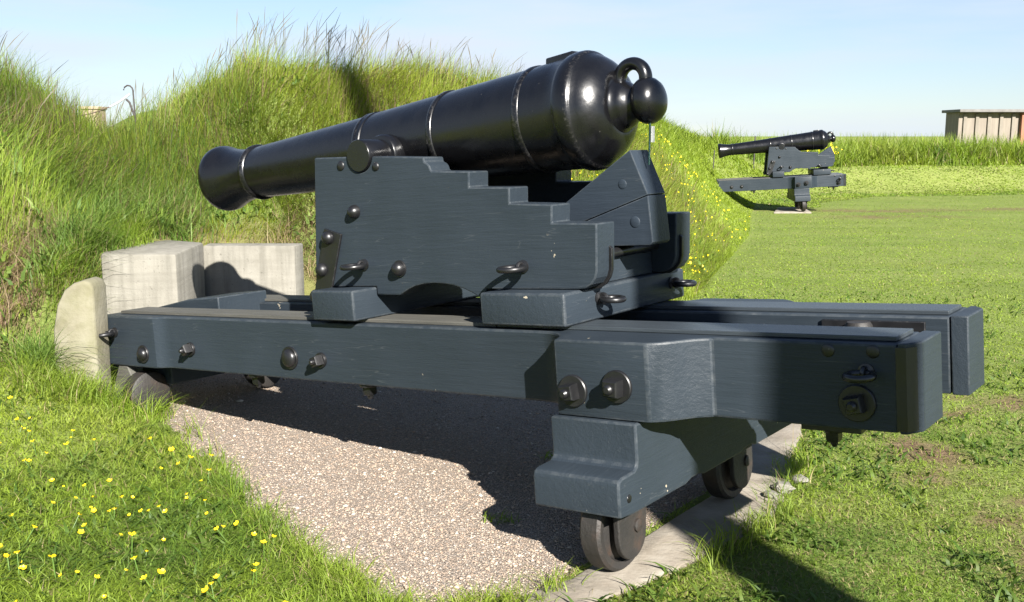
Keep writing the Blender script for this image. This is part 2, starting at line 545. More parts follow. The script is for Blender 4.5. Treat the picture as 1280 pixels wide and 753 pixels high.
    # wheels that run on the curved kerb, each between two hanging iron cheeks
    for vv in (-0.14, 0.885):
        wz = -0.745
        pr = [(-0.030, 0.03), (-0.030, 0.128), (-0.022, 0.135), (-0.045, 0.150), (-0.048, 0.172), (-0.036, 0.185), (0.036, 0.185), (0.048, 0.174), (0.045, 0.148), (0.022, 0.140), (0.030, 0.128), (0.030, 0.03)]
        wh = lathe('wheel', pr, (0.472, vv, wz), (1, 0, 0), M_CAST, t, off, 56)
        for uu in (0.398, 0.548):
            pl = [(vv + 0.105, -0.64), (vv - 0.105, -0.64)] + [(vv + 0.105 * math.cos(R(a)), wz - 0.025 + 0.108 * math.sin(R(a))) for a in np.linspace(180, 360, 15)]
            br = prism('wheel_cheek', pl, uu - 0.013, uu + 0.013, 'u', M_CAST, t, off, 0.005)
            lathe('axle_pin', [(-0.01, 0.026), (0.010, 0.026), (0.014, 0.018), (0.014, 0.0)], (uu + (0.013 if uu > 0.47 else -0.013), vv + .03, wz - 0.005), (1 if uu > 0.47 else -1, 0, 0), M_CAST, br, off, 20)
        box('wheel_seat', (0.37, vv - 0.12, -0.675), (0.575, vv + 0.12, -0.656), M_CAST, t, off, 0.003)
    # front truck under the low end
    if uf < -3:
        box('front_timber', (-3.22, 0.14, -0.452), (-2.90, 2 * VR - 0.14, -0.312), M_TIM_Y, t, off, 0.01)
        for vv in (0.03, 2 * VR - 0.03):
            lathe('front_wheel', [(-0.06, 0.02), (-0.06, 0.12), (-0.05, 0.135), (0.05, 0.135), (0.06, 0.12), (0.06, 0.02)], (-3.02, vv, -0.49), (1, 0, 0), M_CAST, t, off, 32)
        gus = [(-3.19, -0.312), (-3.10, -0.312), (-2.93, -0.60), (-3.36, -0.60)]
        prism('front_bracket', gus, -0.035, 0.015, 'v', M_PLANK, t, off, 0.006)
        tp = [(-3.34, -0.005), (-2.97, 0.055), (-2.66, 0.073), (-2.66, -0.20), (-3.34, -0.20)]
        prism('front_transom', tp, 0.36, 0.74, 'v', M_TIM_X, t, off, 0.008)
        box('rail_gap_block', (-1.62, 0.297, -0.25), (-1.40, 2 * VR - 0.297, -0.08), M_TIM_Y, t, off, 0.008)
    box('rail_gap_block', (-0.22, 0.297, -0.305), (0.80, 2 * VR - 0.297, -0.045), M_TIM_Y, t, off, 0.008)  # added block between the rails, keeps sun off the gravel below
    return t

NEAR_CHEEK = [(-1.387, .841), (-1.137, .829)] + arc(-1.055, .828, .083, 180, 360, 12)[1:-1] + \
    [(-.972, .819), (-.632, .791), (-.629, .768), (-.612, .760), (-.600, .748), (-.594, .730), (-.586, .722), (-.36, .706), (-.366, .634), (-.135, .622), (-.14, .550),
     (.09, .535), (.083, .456), (.312, .447), (.300, .245), (.290, .215), (.268, .188), (.235, .171), (.19, .167), (-.31, .167), (-.318, .11),
     (-.385, .144), (-.44, .165), (-.5, .181), (-.56, .190), (-.623, .193), (-.69, .189), (-.75, .178), (-.80, .160), (-.856, .133), (-1.013, .133), (-1.013, .1745), (-1.33, .1745), (-1.33, .07), (-1.475, .065)]
FAR_CHEEK = [(-1.387, .841), (-1.137, .829)] + arc(-1.055, .828, .083, 180, 360, 12)[1:-1] + \
    [(-.972, .819), (-.70, .80), (-.69, .775), (-.67, .755), (-.64, .735), (-.62, .71), (-.55, .665), (-.50, .655), (-.10, .625), (-.10, .545),
     (.19, .525), (.19, .475), (.312, .465), (.318, .40), (.300, .33), (.290, .255), (.24, .225), (-.31, .225), (-.32, .17), (-.36, .20), (-.42, .215), (-.48, .205), (-.55, .225), (-.62, .215), (-.68, .225), (-.76, .20),
     (-.856, .133), (-1.013, .133), (-1.013, .1745), (-1.33, .1745), (-1.33, .07), (-1.475, .065)]

def build_carriage(F, label, cheek, du=0.0, near=True):
    D = Vector((du, 0, 0))
    off = Vector((-0.5, VC, 0.02))
    t = root('gun_carriage', F, D + off, label, 'gun carriage', 'stepped carriages of the two guns')
    for k in range(2):
        sgn = 1 if k == 0 else -1
        mv = (lambda v: v) if k == 0 else (lambda v: 2 * VC - v)
        n = (0, -sgn, 0)
        ch = prism('cheek', cheek, min(mv(.11), mv(.255)), max(mv(.11), mv(.255)), 'v', M_TIM_X, t, off, 0.007)
        f = mv(.11)
        dome('bolt', (-1.119, f, .553), n, 0.036, 0.045, ch, off)
        dome('bolt', (-.84, f, .264), n, 0.036, 0.038, ch, off, 0.042)
        ring_bolt('ring_bolt', (-1.085, f, .285), n, 0.03, ch, off, 0.052)
        ring_bolt('ring_bolt', (-.085, f, .268), n, 0.03, ch, off, 0.056)
        dome('peg', (-1.194, f, .788), n, 0.025, 0.012, ch, off)
        dome('peg', (-.948, f, .768), n, 0.022, 0.012, ch, off)
        a, b = sorted((mv(.095), mv(.109)))
        st = prism('iron_strap', [(-1.345, .477), (-1.222, .443), (-1.322, .1775), (-1.335, .075), (-1.485, .075)], a, b, 'v', M_IRON, ch, off, 0.003)
        for (uu, ww) in ((-1.318, .428), (-1.386, .262), (-1.448, .125)):
            dome('bolt', (uu, mv(.095), ww), n, 0.036, 0.035, st, off)
        # iron rubbing strip that wraps the rear lower corner
        m_ = [(.314, .335), (.308, .245), (.297, .212), (.273, .182), (.238, .163), (.19, .159)]
        if near:
            pts = [(u_ + 0.006, w_ - 0.002) for u_, w_ in m_]
            inn = [(u_ - 0.008, w_ + 0.010) for u_, w_ in m_]
            a, b = sorted((mv(.205), mv(.222)))
            prism('corner_strap', pts + inn[::-1], a, b, 'v', M_IRON, ch, off, 0.002)
    ax = box('front_axle_block', (-1.325, -0.05, 0.0195), (-1.022, 2 * VC + 0.05, 0.172), M_TIM_Y, t, off, 0.012, 3)
    rb = box('rear_cross_block', (-.25, -0.012, 0.0195), (.207, 2 * VC - 0.012, 0.1645), M_TIM_Y, t, off, 0.013, 3)
    ring_bolt('ring_bolt', (.207, .255, .112), (1, 0, 0), 0.06, rb, off, 0.045, 0.013, (0, 1, 0))
    ring_bolt('ring_bolt', (.207, .915, .105), (1, 0, 0), 0.06, rb, off, 0.045, 0.013, (0, 1, 0))
    box('front_transom', (-1.30, .257, .20), (-1.10, 2 * VC - .257, .50), M_TIM_Y, t, off, 0.008)
    box('rear_transom', (.02, .257, .166), (.17, 2 * VC - .257, .272), M_TIM_Y, t, off, 0.006)
    lathe('cross_rod', [(-.275, .021), (.275, .021)], (.19, VC, .298), (0, 1, 0), M_IRON, t, off, 16)
    lathe('cross_rod', [(-.273, .021), (.273, .021)], (-.45, VC, .36), (0, 1, 0), M_IRON, t, off, 16)
    box('stool_bed', (-.50, VC - .12, .273), (.165, VC + .12, .322), M_TIM_X, t, off, 0.006)
    return t

def build_quoin(F, label, du=0.0, k=1.0):
    off = Vector((0.1, VC, 0.32))
    t = root('elevating_wedge', F, off + Vector((du, 0, 0)), label, 'gun wedge', 'elevating wedges under the two breeches')
    v0, v1 = VC - .085, VC + .075
    # seam runs obliquely: lower bed piece and upper wedge piece
    lower = [(-.33, .325), (.37, .325), (.385, .338), (.372, .545), (.02, .437), (-.33, .325 + .012)]
    upper = [(-.33, .340), (.02, .440), (.372, .548), (.292, .750), (-.068, .533)]
    lo = prism('lower_wedge', lower, v0, v1, 'v', M_QUOIN, t, off, 0.005)
    up = prism('upper_wedge', upper, v0, v1, 'v', M_QUOIN, t, off, 0.005)
    dome('plug', (.245, v0, .60), (0, -1, 0), 0.022, 0.004, up, off, mat=M_QUOIN)
    dome('plug', (.30, v0, .43), (0, -1, 0), 0.026, 0.005, lo, off, mat=M_QUOIN)
    return t

def build_barrel(F, label, du=0.0):
    s = .0529
    U0, W0 = -2.641, .802
    axis = Vector((1, 0, s)).normalized()
    P0 = Vector((0, VC, W0 - U0 * s))              # axis point at u = 0
    off = Vector((-1.05, VC, .825))
    t = root('cannon_barrel', F, off + Vector((du, 0, 0)), label, 'cannon', 'black iron cannon barrels')
    L = math.sqrt(1 + s * s)
    prof = [(-2.50, .0), (-2.50, .078), (-2.715, .080), (-2.72, .10), (-2.722, .160), (-2.718, .178), (-2.708, .192), (-2.692, .2005), (-2.672, .2025), (-2.650, .1995), (-2.625, .191), (-2.59, .1795), (-2.55, .169), (-2.50, .1595),
            (-2.45, .1535), (-2.40, .1508), (-2.362, .1505), (-2.357, .160), (-2.345, .1665), (-2.333, .1665), (-2.321, .160), (-2.316, .1525)]
    prof += [(-2.316 + i * (0.976 / 6), .1525 + .0405 * i / 6) for i in range(1, 7)]
    prof += [(-1.338, .200), (-1.330, .203), (-1.318, .203), (-1.311, .199), (-1.306, .2035), (-1.285, .2035), (-1.28, .1985)]
    prof += [(-1.28 + i * (.50 / 4), .1985 + .0235 * i / 4) for i in range(1, 5)]
    prof += [(-.778, .2275), (-.772, .2305), (-.755, .2305), (-.749, .2275), (-.747, .223)]
    prof += [(-.747 + i * (.52 / 4), .223 + .0235 * i / 4) for i in range(1, 5)]
    prof += [(-.225, .252), (-.219, .2545), (-.199, .2545), (-.193, .2515), (-.190, .2485), (-.05, .257), (.0, .2595), (.012, .266), (.025, .2715), (.05, .274), (.075, .273), (.09, .268), (.096, .259)]
    prof += [(.101, .253), (.125, .243), (.152, .225), (.176, .203), (.194, .180), (.205, .160), (.212, .142), (.215, .128)]
    hi = [i for i, p in enumerate(prof[:-1]) if (-2.358 <= p[0] <= -2.33) or (-1.339 <= p[0] <= -1.312) or (-.779 <= p[0] < -.75) or (-.226 <= p[0] < -.19) or (.07 <= p[0] < .095)]
    lathe('tube', [(a * L, r) for a, r in prof], P0, axis, M_GUN, t, off, 112, hi)
    # cascabel: fillet, neck and button
    cas = [(.205, .118), (.214, .124), (.222, .120), (.228, .112), (.245, .108), (.262, .098), (.278, .083), (.290, .074), (.298, .072), (.304, .080), (.313, .091), (.327, .100), (.346, .1045), (.366, .1025), (.386, .094), (.404, .078), (.417, .055), (.424, .028), (.426, 0)]
    lathe('cascabel', [(a * L, r) for a, r in cas], P0, axis, M_GUN, t, off, 56)
    bm = bmesh.new()
    torus_into(bm, (.278, VC, P0.z + .278 * s + .108), (0, 1, 0), .066, .0285, 40, 16, 1.25)
    shift(bm, off)
    link('breeching_loop', finish(bm, 'breeching_loop', M_GUN, True, 60), t)
    for sg in (-1, 1):
        tr = lathe('trunnion', [(.18, .105), (.262, .105), (.272, .098), (.276, .080), (.428, .080), (.432, .077), (.432, 0)], (-1.055, VC, .828), (0, sg, 0), M_GUN, t, off, 40)
    # vent patch on top of the breech
    zt = lambda u: P0.z + u * s
    bm = bmesh.new()
    prism_into(bm, [(-.17, zt(-.17) + .225), (-.012, zt(-.012) + .232), (-.012, zt(-.012) + .284), (-.165, zt(-.165) + .276)], VC - .035, VC + .035, 'v')
    bmesh.ops.recalc_face_normals(bm, faces=bm.faces)
    bevel_sharp(bm, .006)
    shift(bm, off)
    link('vent_patch', finish(bm, 'vent_patch', M_GUN, True, 30), t)
    return t

F_NEAR = frame_matrix(Vector((0.0693, 4.3224, 0.9023)), math.atan2(-0.60403, 0.79238), R(4.894))
build_platform(F_NEAR, "long slate blue timber platform standing in front on gravel, its wheel on the kerb")
build_carriage(F_NEAR, "slate blue stepped carriage with four steps on each cheek, on the front platform", NEAR_CHEEK)
build_quoin(F_NEAR, "tall slate blue wedge under the breech of the big front cannon")
build_barrel(F_NEAR, "big glossy black cannon barrel with pierced loop, in front of the grassy bank")

# second gun further along the bank
FAR_HEAD = R(-82)                                   # muzzle heading
yaw2 = math.pi / 2 - FAR_HEAD - math.pi             # rear direction
us = Vector((math.cos(yaw2), math.sin(yaw2), 0))
vs = Vector((-us.y, us.x, 0))
SL2 = R(3.4)
K2 = 0.84
O2 = Vector((6.58, 23.2, (0.975 - 0.40 * math.sin(SL2)) * K2)) - us * 0.47 * K2
F_FAR = frame_matrix(O2, yaw2, SL2, K2)
DU2 = 1.02
build_platform(F_FAR, "distant slate blue timber platform running into the grassy bank on the lawn", u_front=-1.75, front_block=False)
build_carriage(F_FAR, "distant slate blue carriage with only two low steps, on the far platform", FAR_CHEEK, DU2, near=False)
build_quoin(F_FAR, "small distant slate blue wedge under the breech of the far cannon", DU2)
build_barrel(F_FAR, "small distant black cannon barrel pointing left above the lawn", DU2)

# ------------------------------------------------------------------ terrain
def sstep(x):
    x = np.clip(x, 0, 1)
    return x * x * (3 - 2 * x)

def vnoise(x, y, seed=0):
    """cheap smooth value noise, 0..1"""
    xi, yi = np.floor(x).astype(np.int64), np.floor(y).astype(np.int64)
    fx, fy = x - xi, y - yi
    fx, fy = fx * fx * (3 - 2 * fx), fy * fy * (3 - 2 * fy)
    def h(a, b):
        n = (a * 374761393 + b * 668265263 + seed * 974634777) & 0xFFFFFFFF
        n = ((n ^ (n >> 13)) * 1274126177) & 0xFFFFFFFF
        return ((n ^ (n >> 16)) & 0xFFFF) / 65535.0
    return (h(xi, yi) * (1 - fx) + h(xi + 1, yi) * fx) * (1 - fy) + (h(xi, yi + 1) * (1 - fx) + h(xi + 1, yi + 1) * fx) * fy

def fbm(x, y, seed=0, oct=3):
    s, a, tot = 0, 1.0, 0
    for i in range(oct):
        s = s + a * vnoise(x * 2 ** i, y * 2 ** i, seed + i * 17)
        tot += a
        a *= 0.5
    return s / tot

# toe of the bank: x, y, jump at the toe (held by the walls), rise, width
TOE = np.array([(-14., -1.0, .25, 1.2, 2.6), (-5.2, 4.6, .25, 1.22, 2.4), (-3.02, 5.98, .55, 1.18, 2.3), (-2.84, 7.02, .92, 1.12, 2.7), (-2.45, 7.92, .82, 1.32, 2.6),
                (-1.68, 7.95, .70, 1.52, 2.8), (-1.1, 8.5, .05, 2.30, 3.0), (1.9, 10.75, .0, 2.22, 2.9), (4.1, 17.6, .0, 2.12, 2.6), (5.3, 22.6, .0, 2.1, 2.6), (6.6, 27.5, .0, 1.8, 2.8), (9.5, 30.6, 0, .82, 2.6), (20., 33.5, 0, .82, 2.6), (60., 41., 0, .82, 2.6)])

def toe_field(x, y):
    """signed distance to the toe (positive in the bank) and the interpolated profile values"""
    x, y = np.asarray(x, float), np.asarray(y, float)
    best = np.full(x.shape, 1e18)
    par = np.zeros(x.shape + (3,))
    for a, b in zip(TOE[:-1], TOE[1:]):
        d = b[:2] - a[:2]
        tt = np.clip(((x - a[0]) * d[0] + (y - a[1]) * d[1]) / (d @ d), 0, 1)
        q = (x - a[0] - tt * d[0]) ** 2 + (y - a[1] - tt * d[1]) ** 2
        k = q < best
        best = np.where(k, q, best)
        v = a[2:] + tt[..., None] * (b[2:] - a[2:])
        par = np.where(k[..., None], v, par)
    poly = np.vstack([TOE[:, :2], [(400, 120), (400, 900), (-900, 900), (-900, -1)]])
    ins = np.zeros(x.shape, bool)
    n = len(poly)
    for i in range(n):
        x1, y1 = poly[i]
        x2, y2 = poly[(i + 1) % n]
        if y1 == y2: continue
        c = ((y1 > y) != (y2 > y)) & (x < (x2 - x1) * (y - y1) / (y2 - y1) + x1)
        ins ^= c
    d = np.sqrt(best)
    return np.where(ins, d, -d), par

GRAVEL = np.array([(-2.75, 7.0), (-2.46, 6.45), (-2.04, 5.86), (-1.60, 5.14), (-1.25, 4.54), (-.96, 4.07), (-.71, 3.77), (-.54, 3.56), (-.32, 3.34), (.10, 3.66), (.42, 4.05), (.95, 4.75), (1.30, 5.30), (1.42, 5.9), (.9, 7.1), (.1, 8.4), (-.9, 8.55), (-1.75, 8.2), (-2.5, 8.1)])
def poly_sd(x, y, P):
    best = np.full(np.shape(x), 1e18)
    ins = np.zeros(np.shape(x), bool)
    n = len(P)
    for i in range(n):
        a, b = P[i], P[(i + 1) % n]
        d = b - a
        tt = np.clip(((x - a[0]) * d[0] + (y - a[1]) * d[1]) / (d @ d), 0, 1)
        best = np.minimum(best, (x - a[0] - tt * d[0]) ** 2 + (y - a[1] - tt * d[1]) ** 2)
        c = ((a[1] > y) != (b[1] > y)) & (x < d[0] * (y - a[1]) / (d[1] if d[1] else 1e-9) + a[0])
        ins ^= c
    return np.where(ins, -np.sqrt(best), np.sqrt(best))      # negative inside

KERB = np.array([(-.42, 3.22), (-.09, 3.52), (.23, 3.78), (.55, 4.18), (.97, 4.72), (1.22, 5.25), (1.46, 5.80), (1.72, 6.6), (1.95, 6.5), (1.70, 5.78), (1.53, 5.36), (1.42, 4.95), (1.20, 4.45), (.72, 3.93), (.28, 3.54), (-.02, 3.24), (-.22, 3.05)])

GP1, GP2 = np.array((-2.44, 6.42)), np.array((-.55, 3.60))
def height(x, y):
    x, y = np.asarray(x, float), np.asarray(y, float)
    d, par = toe_field(x, y)
    j, hc, wd = par[..., 0], par[..., 1], par[..., 2]
    wob = (fbm(x * .9, y * .9, 3) - .5)
    up = j * sstep(d / .10) + hc * sstep((d + .05) / wd) ** .85 * (1 + .16 * wob)
    up = np.where(d > 0, up, 0)
    back = sstep((d - wd - 3.5) / 7.0)
    up = up * (1 - .62 * back)
    # embrasure gully
    a, b = np.array((-2.5, 7.8)), np.array((-5.9, 13.6))
    dd = b - a
    tt = np.clip(((x - a[0]) * dd[0] + (y - a[1]) * dd[1]) / (dd @ dd), -.0, 1.6)
    g = np.sqrt((x - a[0] - tt * dd[0]) ** 2 + (y - a[1] - tt * dd[1]) ** 2)
    up = up * (1 - .30 * np.exp(-(g / .62) ** 2) * sstep((d - .3) / 1.0))
    # left lawn that rises to the wall and the bank
    n = np.array((-(GP2 - GP1)[1], (GP2 - GP1)[0]))
    n = -n / np.linalg.norm(n)
    e = np.maximum((x - GP1[0]) * n[0] + (y - GP1[1]) * n[1], 0)
    lawn = (.04 + .07 * np.minimum(e, 3)) * sstep(e / .35) + .34 * sstep(e / .85) * sstep((y - 4.6) / 1.7)
    lawn = np.where(d > 0, np.minimum(lawn, .40), lawn)
    z = np.where(d > 0, np.maximum(lawn * (j < .3) , 0) + up, lawn)
    # small unevenness of the mown ground, pressed flat under gravel and kerb
    gsd = np.minimum(poly_sd(x, y, GRAVEL), poly_sd(x, y, KERB))
    z = z + (.05 * (fbm(x * .55, y * .55, 9) - .5) + .02 * (fbm(x * 2.3, y * 2.3, 5) - .5)) * sstep(gsd / .5)
    z = np.where(gsd < .0, np.minimum(z, 0) - .035 * sstep(-gsd / .12), z)
    return z

def axis_grid(lo, hi, step, far):
    a = list(np.arange(lo, hi + 1e-6, step))
    s, v = step, hi
    while v < far:
        s *= 1.35
        v += s
        a.append(v)
    s, v = step, lo
    while v > -far:
        s *= 1.35
        v -= s
        a.insert(0, v)
    return np.array(a)

def grid_mesh(name, gx, gy, fz, mat):
    X, Y = np.meshgrid(gx, gy)
    Z = fz(X, Y)
    nx, ny = len(gx), len(gy)
    me = bpy.data.meshes.new(name)
    me.vertices.add(nx * ny)
    me.vertices.foreach_set('co', np.stack([X, Y, Z], -1).ravel())
    i = np.arange((nx - 1) * (ny - 1))
    r, c = i // (nx - 1), i % (nx - 1)
    v = r * nx + c
    q = np.stack([v, v + 1, v + nx + 1, v + nx], -1)
    me.loops.add(q.size)
    me.loops.foreach_set('vertex_index', q.ravel().astype(np.int32))
    me.polygons.add(len(q))
    me.polygons.foreach_set('loop_start', (np.arange(len(q)) * 4).astype(np.int32))
    me.polygons.foreach_set('loop_total', np.full(len(q), 4, np.int32))
    me.update(calc_edges=True)
    me.shade_smooth()
    me.materials.append(mat)
    return me

# ground material: thatch, soil and far-off turf texture
mg, t, b, o = mat_new("turf_ground")
v = coords(t)
n1 = noise(t, v, .5, 5, .6)
n2 = noise(t, v, 3.2, 5, .65)
n3 = noise(t, v, 38.0, 4, .7)
c = ramp(t, n1, [(.30, (.165, .235, .045)), (.5, (.205, .275, .057)), (.72, (.26, .31, .082))])
c = mix(t, ramp(t, n2, [(.35, (0, 0, 0)), (.75, (.6, .6, .6))]), c, (.26, .285, .095))
c = mix(t, ramp(t, n3, [(.40, (.0, .0, .0)), (.8, (.55, .55, .55))]), c, (.07, .11, .018))
mow = noise(t, coords(t, (.22, 1.1, 1), rot=(0, 0, R(-24))), 1.0, 3, .5)
c = mix(t, ramp(t, mow, [(.42, (0, 0, 0)), (.66, (.30, .30, .30))]), c, (.29, .335, .11))
ad = t.nodes.new('ShaderNodeAttribute')
ad.attribute_name = 'dry'
c = mix(t, mix(t, 1.0, ad.outputs['Fac'], ramp(t, noise(t, v, 1.1, 4), [(.3, (.45, .45, .45)), (.7, (.95, .95, .95))]), 'MULTIPLY'), c, (.265, .305, .085))
at = t.nodes.new('ShaderNodeAttribute')
at.attribute_name = 'soil'
c = mix(t, at.outputs['Fac'], c, ramp(t, noise(t, v, 9.0, 5, .7), [(.3, (.13, .085, .05)), (.7, (.27, .19, .115))]))
set_base(t, b, c)
b.inputs['Roughness'].default_value = 1.0
b.inputs['Specular IOR Level'].default_value = 0.1
bump(t, b, n3, .8, .03)

def soil(x, y):
    """bare worn earth on the right lawn, 0..1"""
    p = fbm(x * .9 + 3.1, y * 1.1, 21, 3) * .5 + fbm(x * 5, y * 5, 22, 3) * .5
    k = sstep((p - .51) / .12)
    reg = sstep((x - 1.75) / .5) * (1 - sstep((x - 4.2) / 1.5)) * (1 - sstep((y - 6.2) / 1.5))
    far = np.exp(-(((x - 8.3) / 1.3) ** 2 + ((y - 22.0) / .45) ** 2)) + np.exp(-(((x - 14) / 3.0) ** 2 + ((y - 24.5) / .5) ** 2)) + .8 * np.exp(-(((x - 8.5) / 2.5) ** 2 + ((y - 24.0) / .5) ** 2))
    # dry earth face at the foot of the bank beside the walls
    d, _ = toe_field(x, y)
    dry = np.exp(-((d - .35) / .40) ** 2) * sstep((fbm(x * 1.7, y * 1.7, 31) - .40) / .12) * (y < 11) * (x < .5)
    return np.clip(k * reg + np.where(far > .1, far * sstep((p - .30) / .2), 0) + dry * .55, 0, 1)

gx = axis_grid(-9.0, 15.0, .13, 2600)
gy = axis_grid(2.2, 33.0, .13, 2600)
me = grid_mesh('ground', gx, gy, height, mg)
XX, YY = np.meshgrid(gx, gy)
a_ = me.attributes.new('soil', 'FLOAT', 'POINT')
a_.data.foreach_set('value', soil(XX, YY).ravel().astype(np.float32))
dT, pT = toe_field(XX, YY)
dry_ = sstep((dT + 1.2) / 1.4) * (XX > 6.2) * (YY > 24)
a_ = me.attributes.new('dry', 'FLOAT', 'POINT')
a_.data.foreach_set('value', dry_.ravel().astype(np.float32))
tag(link('ground', me), "uneven grassy ground with mown lawn and earth bank", 'ground', kind='structure')

# gravel bed
mgv, t, b, o = mat_new("pinkish_gravel")
v = coords(t)
vo = nd(t, 'ShaderNodeTexVoronoi', Scale=125.0)
t.links.new(v, vo.inputs['Vector'])
cc = t.nodes.new('ShaderNodeSeparateColor')
t.links.new(vo.outputs['Color'], cc.inputs['Color'])
c = ramp(t, cc.outputs['Red'], [(0, (.25, .195, .152)), (.35, (.375, .295, .23)), (.65, (.44, .35, .275)), (.9, (.50, .44, .375))])
c = mix(t, ramp(t, noise(t, v, 1.3, 4), [(.35, (0, 0, 0)), (.7, (.3, .3, .3))]), c, (.32, .25, .19))
c = mix(t, ramp(t, vo.outputs['Distance'], [(.40, (0, 0, 0)), (.66, (.6, .6, .6))]), c, (.16, .13, .10))
set_base(t, b, c)
b.inputs['Roughness'].default_value = .9
iv = nd(t, 'ShaderNodeMath', operation='SUBTRACT')
iv.inputs[0].default_value = 1.0
t.links.new(vo.outputs['Distance'], iv.inputs[1])
bump(t, b, iv.outputs[0], 1.0, .009)
bm = bmesh.new()
gxx, gyy = np.arange(-2.8, 1.7, .06), np.arange(3.2, 8.9, .06)
def gz(x, y):
    return .030 * (fbm(x * 2.2, y * 2.2, 41, 4) - .5) - .04 * sstep((poly_sd(x, y, GRAVEL) + .10) / .18) + .004
GX, GY = np.meshgrid(gxx, gyy)
SD = poly_sd(GX, GY, GRAVEL)
GZ = gz(GX, GY)
vid = {}
for r_ in range(len(gyy) - 1):
    for c_ in range(len(gxx) - 1):
        if SD[r_, c_] < .09:
            q = []
            for (rr, c2) in ((r_, c_), (r_, c_ + 1), (r_ + 1, c_ + 1), (r_ + 1, c_)):
                if (rr, c2) not in vid:
                    vid[(rr, c2)] = bm.verts.new((GX[rr, c2], GY[rr, c2], GZ[rr, c2]))
                q.append(vid[(rr, c2)])
            bm.faces.new(q)
tag(link('gravel', finish(bm, 'gravel', mgv, True, 80)), "pinkish beige gravel bed under the front platform", 'gravel', kind='stuff')

# loose pebbles lying on the bed
def scatter_in(n, x0, x1, y0, y1, cond):
    x = rng.uniform(x0, x1, n)
    y = rng.uniform(y0, y1, n)
    k = cond(x, y)
    return x[k], y[k]

px, py = scatter_in(110000, -2.5, 1.5, 3.3, 8.2, lambda x, y: poly_sd(x, y, GRAVEL) < -.01)
keep = rng.random(len(px)) < np.clip((4.6 / np.hypot(px, py)) ** 2, 0, 1)
px, py = px[keep], py[keep]
pz = gz(px, py)
octv = np.array([(1, 0, 0), (-1, 0, 0), (0, 1, 0), (0, -1, 0), (0, 0, 1), (0, 0, -1), (.62, .62, .5), (-.62, .62, .5), (-.62, -.62, .5), (.62, -.62, .5)], float)
octf = np.array([(0, 6, 9), (2, 7, 6), (1, 8, 7), (3, 9, 8), (4, 6, 7), (4, 7, 8), (4, 8, 9), (4, 9, 6), (0, 2, 6), (2, 1, 7), (1, 3, 8), (3, 0, 9)])
N = len(px)
s = rng.uniform(.0022, .0058, N) * (1 + 1.1 * (rng.random(N) < .05)) * (1 + 1.2 * (rng.random(N) < .004))
sc = np.stack([s * rng.uniform(.8, 1.5, N), s * rng.uniform(.7, 1.1, N), s * rng.uniform(.45, .8, N)], -1)
an = rng.uniform(0, 6.28, N)
V = octv[None] * sc[:, None] * rng.uniform(.8, 1.15, (N, 10, 1))
ca, sa = np.cos(an)[:, None], np.sin(an)[:, None]
V = np.stack([V[..., 0] * ca - V[..., 1] * sa + px[:, None], V[..., 0] * sa + V[..., 1] * ca + py[:, None], V[..., 2] + (pz + s * .25)[:, None]], -1)
Fc = (octf[None] + (np.arange(N) * 10)[:, None, None]).reshape(-1, 3)

def raw_mesh(name, verts, loops, totals, mat, colors=None):
    me = bpy.data.meshes.new(name)
    me.vertices.add(len(verts))
    me.vertices.foreach_set('co', np.ascontiguousarray(verts, np.float32).ravel())
    me.loops.add(len(loops))
    me.loops.foreach_set('vertex_index', loops.astype(np.int32))
    me.polygons.add(len(totals))
    st = np.concatenate([[0], np.cumsum(totals)[:-1]])
    me.polygons.foreach_set('loop_start', st.astype(np.int32))
    me.polygons.foreach_set('loop_total', totals.astype(np.int32))
    me.update(calc_edges=True)
    if colors is not None:
        a = me.attributes.new('tint', 'FLOAT_COLOR', 'POINT')
        colors = np.array(colors, np.float32)
        if mat.name == 'grass_blades':
            colors[:, :3] *= ALBEDO
        a.data.foreach_set('color', np.ascontiguousarray(colors, np.float32).ravel())
    me.materials.append(mat)
    return me

mpb, t, b, o = mat_new("pebble_stone")
at = t.nodes.new('ShaderNodeAttribute')
at.attribute_name = 'tint'
set_base(t, b, at.outputs['Color'])
b.inputs['Roughness'].default_value = .75
pal = np.array([(.42, .335, .265), (.48, .39, .315), (.33, .27, .22), (.50, .46, .41), (.45, .34, .26), (.26, .23, .205), (.60, .56, .51)])
pal = pal * np.array((.98, .93, .87))
pc = pal[rng.choice(7, N, p=[.26, .24, .15, .12, .13, .06, .04])] * rng.uniform(.8, 1.2, (N, 1))
pcol = np.repeat(np.concatenate([pc, np.ones((N, 1))], 1), 10, 0)
tag(link('pebbles', raw_mesh('pebbles', V.reshape(-1, 3), Fc.ravel(), np.full(len(Fc), 3), mpb, pcol)), "loose small pebbles scattered over the gravel bed", 'pebbles', kind='stuff')

# kerb the wheels run on
def slab_from_poly(name, P, z0, z1, mat, bev=.02, jag=.012, sub=.09):
    pts = []
    for i in range(len(P)):
        a, b2 = np.array(P[i]), np.array(P[(i + 1) % len(P)])
        k = max(1, int(np.linalg.norm(b2 - a) / sub))
        for q in range(k):
            p = a + (b2 - a) * q / k
            pts.append((p[0] + rng.uniform(-jag, jag), p[1] + rng.uniform(-jag, jag)))
    bm = bmesh.new()
    prism_into(bm, pts, z0, z1, 'w')
    bmesh.ops.recalc_face_normals(bm, faces=bm.faces)
    bevel_sharp(bm, bev, 2, 50)
    return finish(bm, name, mat, True, 35)
tag(link('kerb', slab_from_poly('kerb', KERB, -.12, .018, M_KERB)), "curved concrete kerb strip under the platform wheels", 'kerb', kind='structure')
PADC = O2 + us * .40 + vs * .35
pad = [(PADC.x + us.x * a + vs.x * b2, PADC.y + us.y * a + vs.y * b2) for a, b2 in ((-.62, -.55), (.22, -.52), (.25, 1.0), (-.35, 1.0))]
tag(link('gun_pad', slab_from_poly('gun_pad', pad, -.12, .035, M_KERB)), "pale concrete pad on the lawn under the far gun's wheels", 'concrete pad', kind='structure')

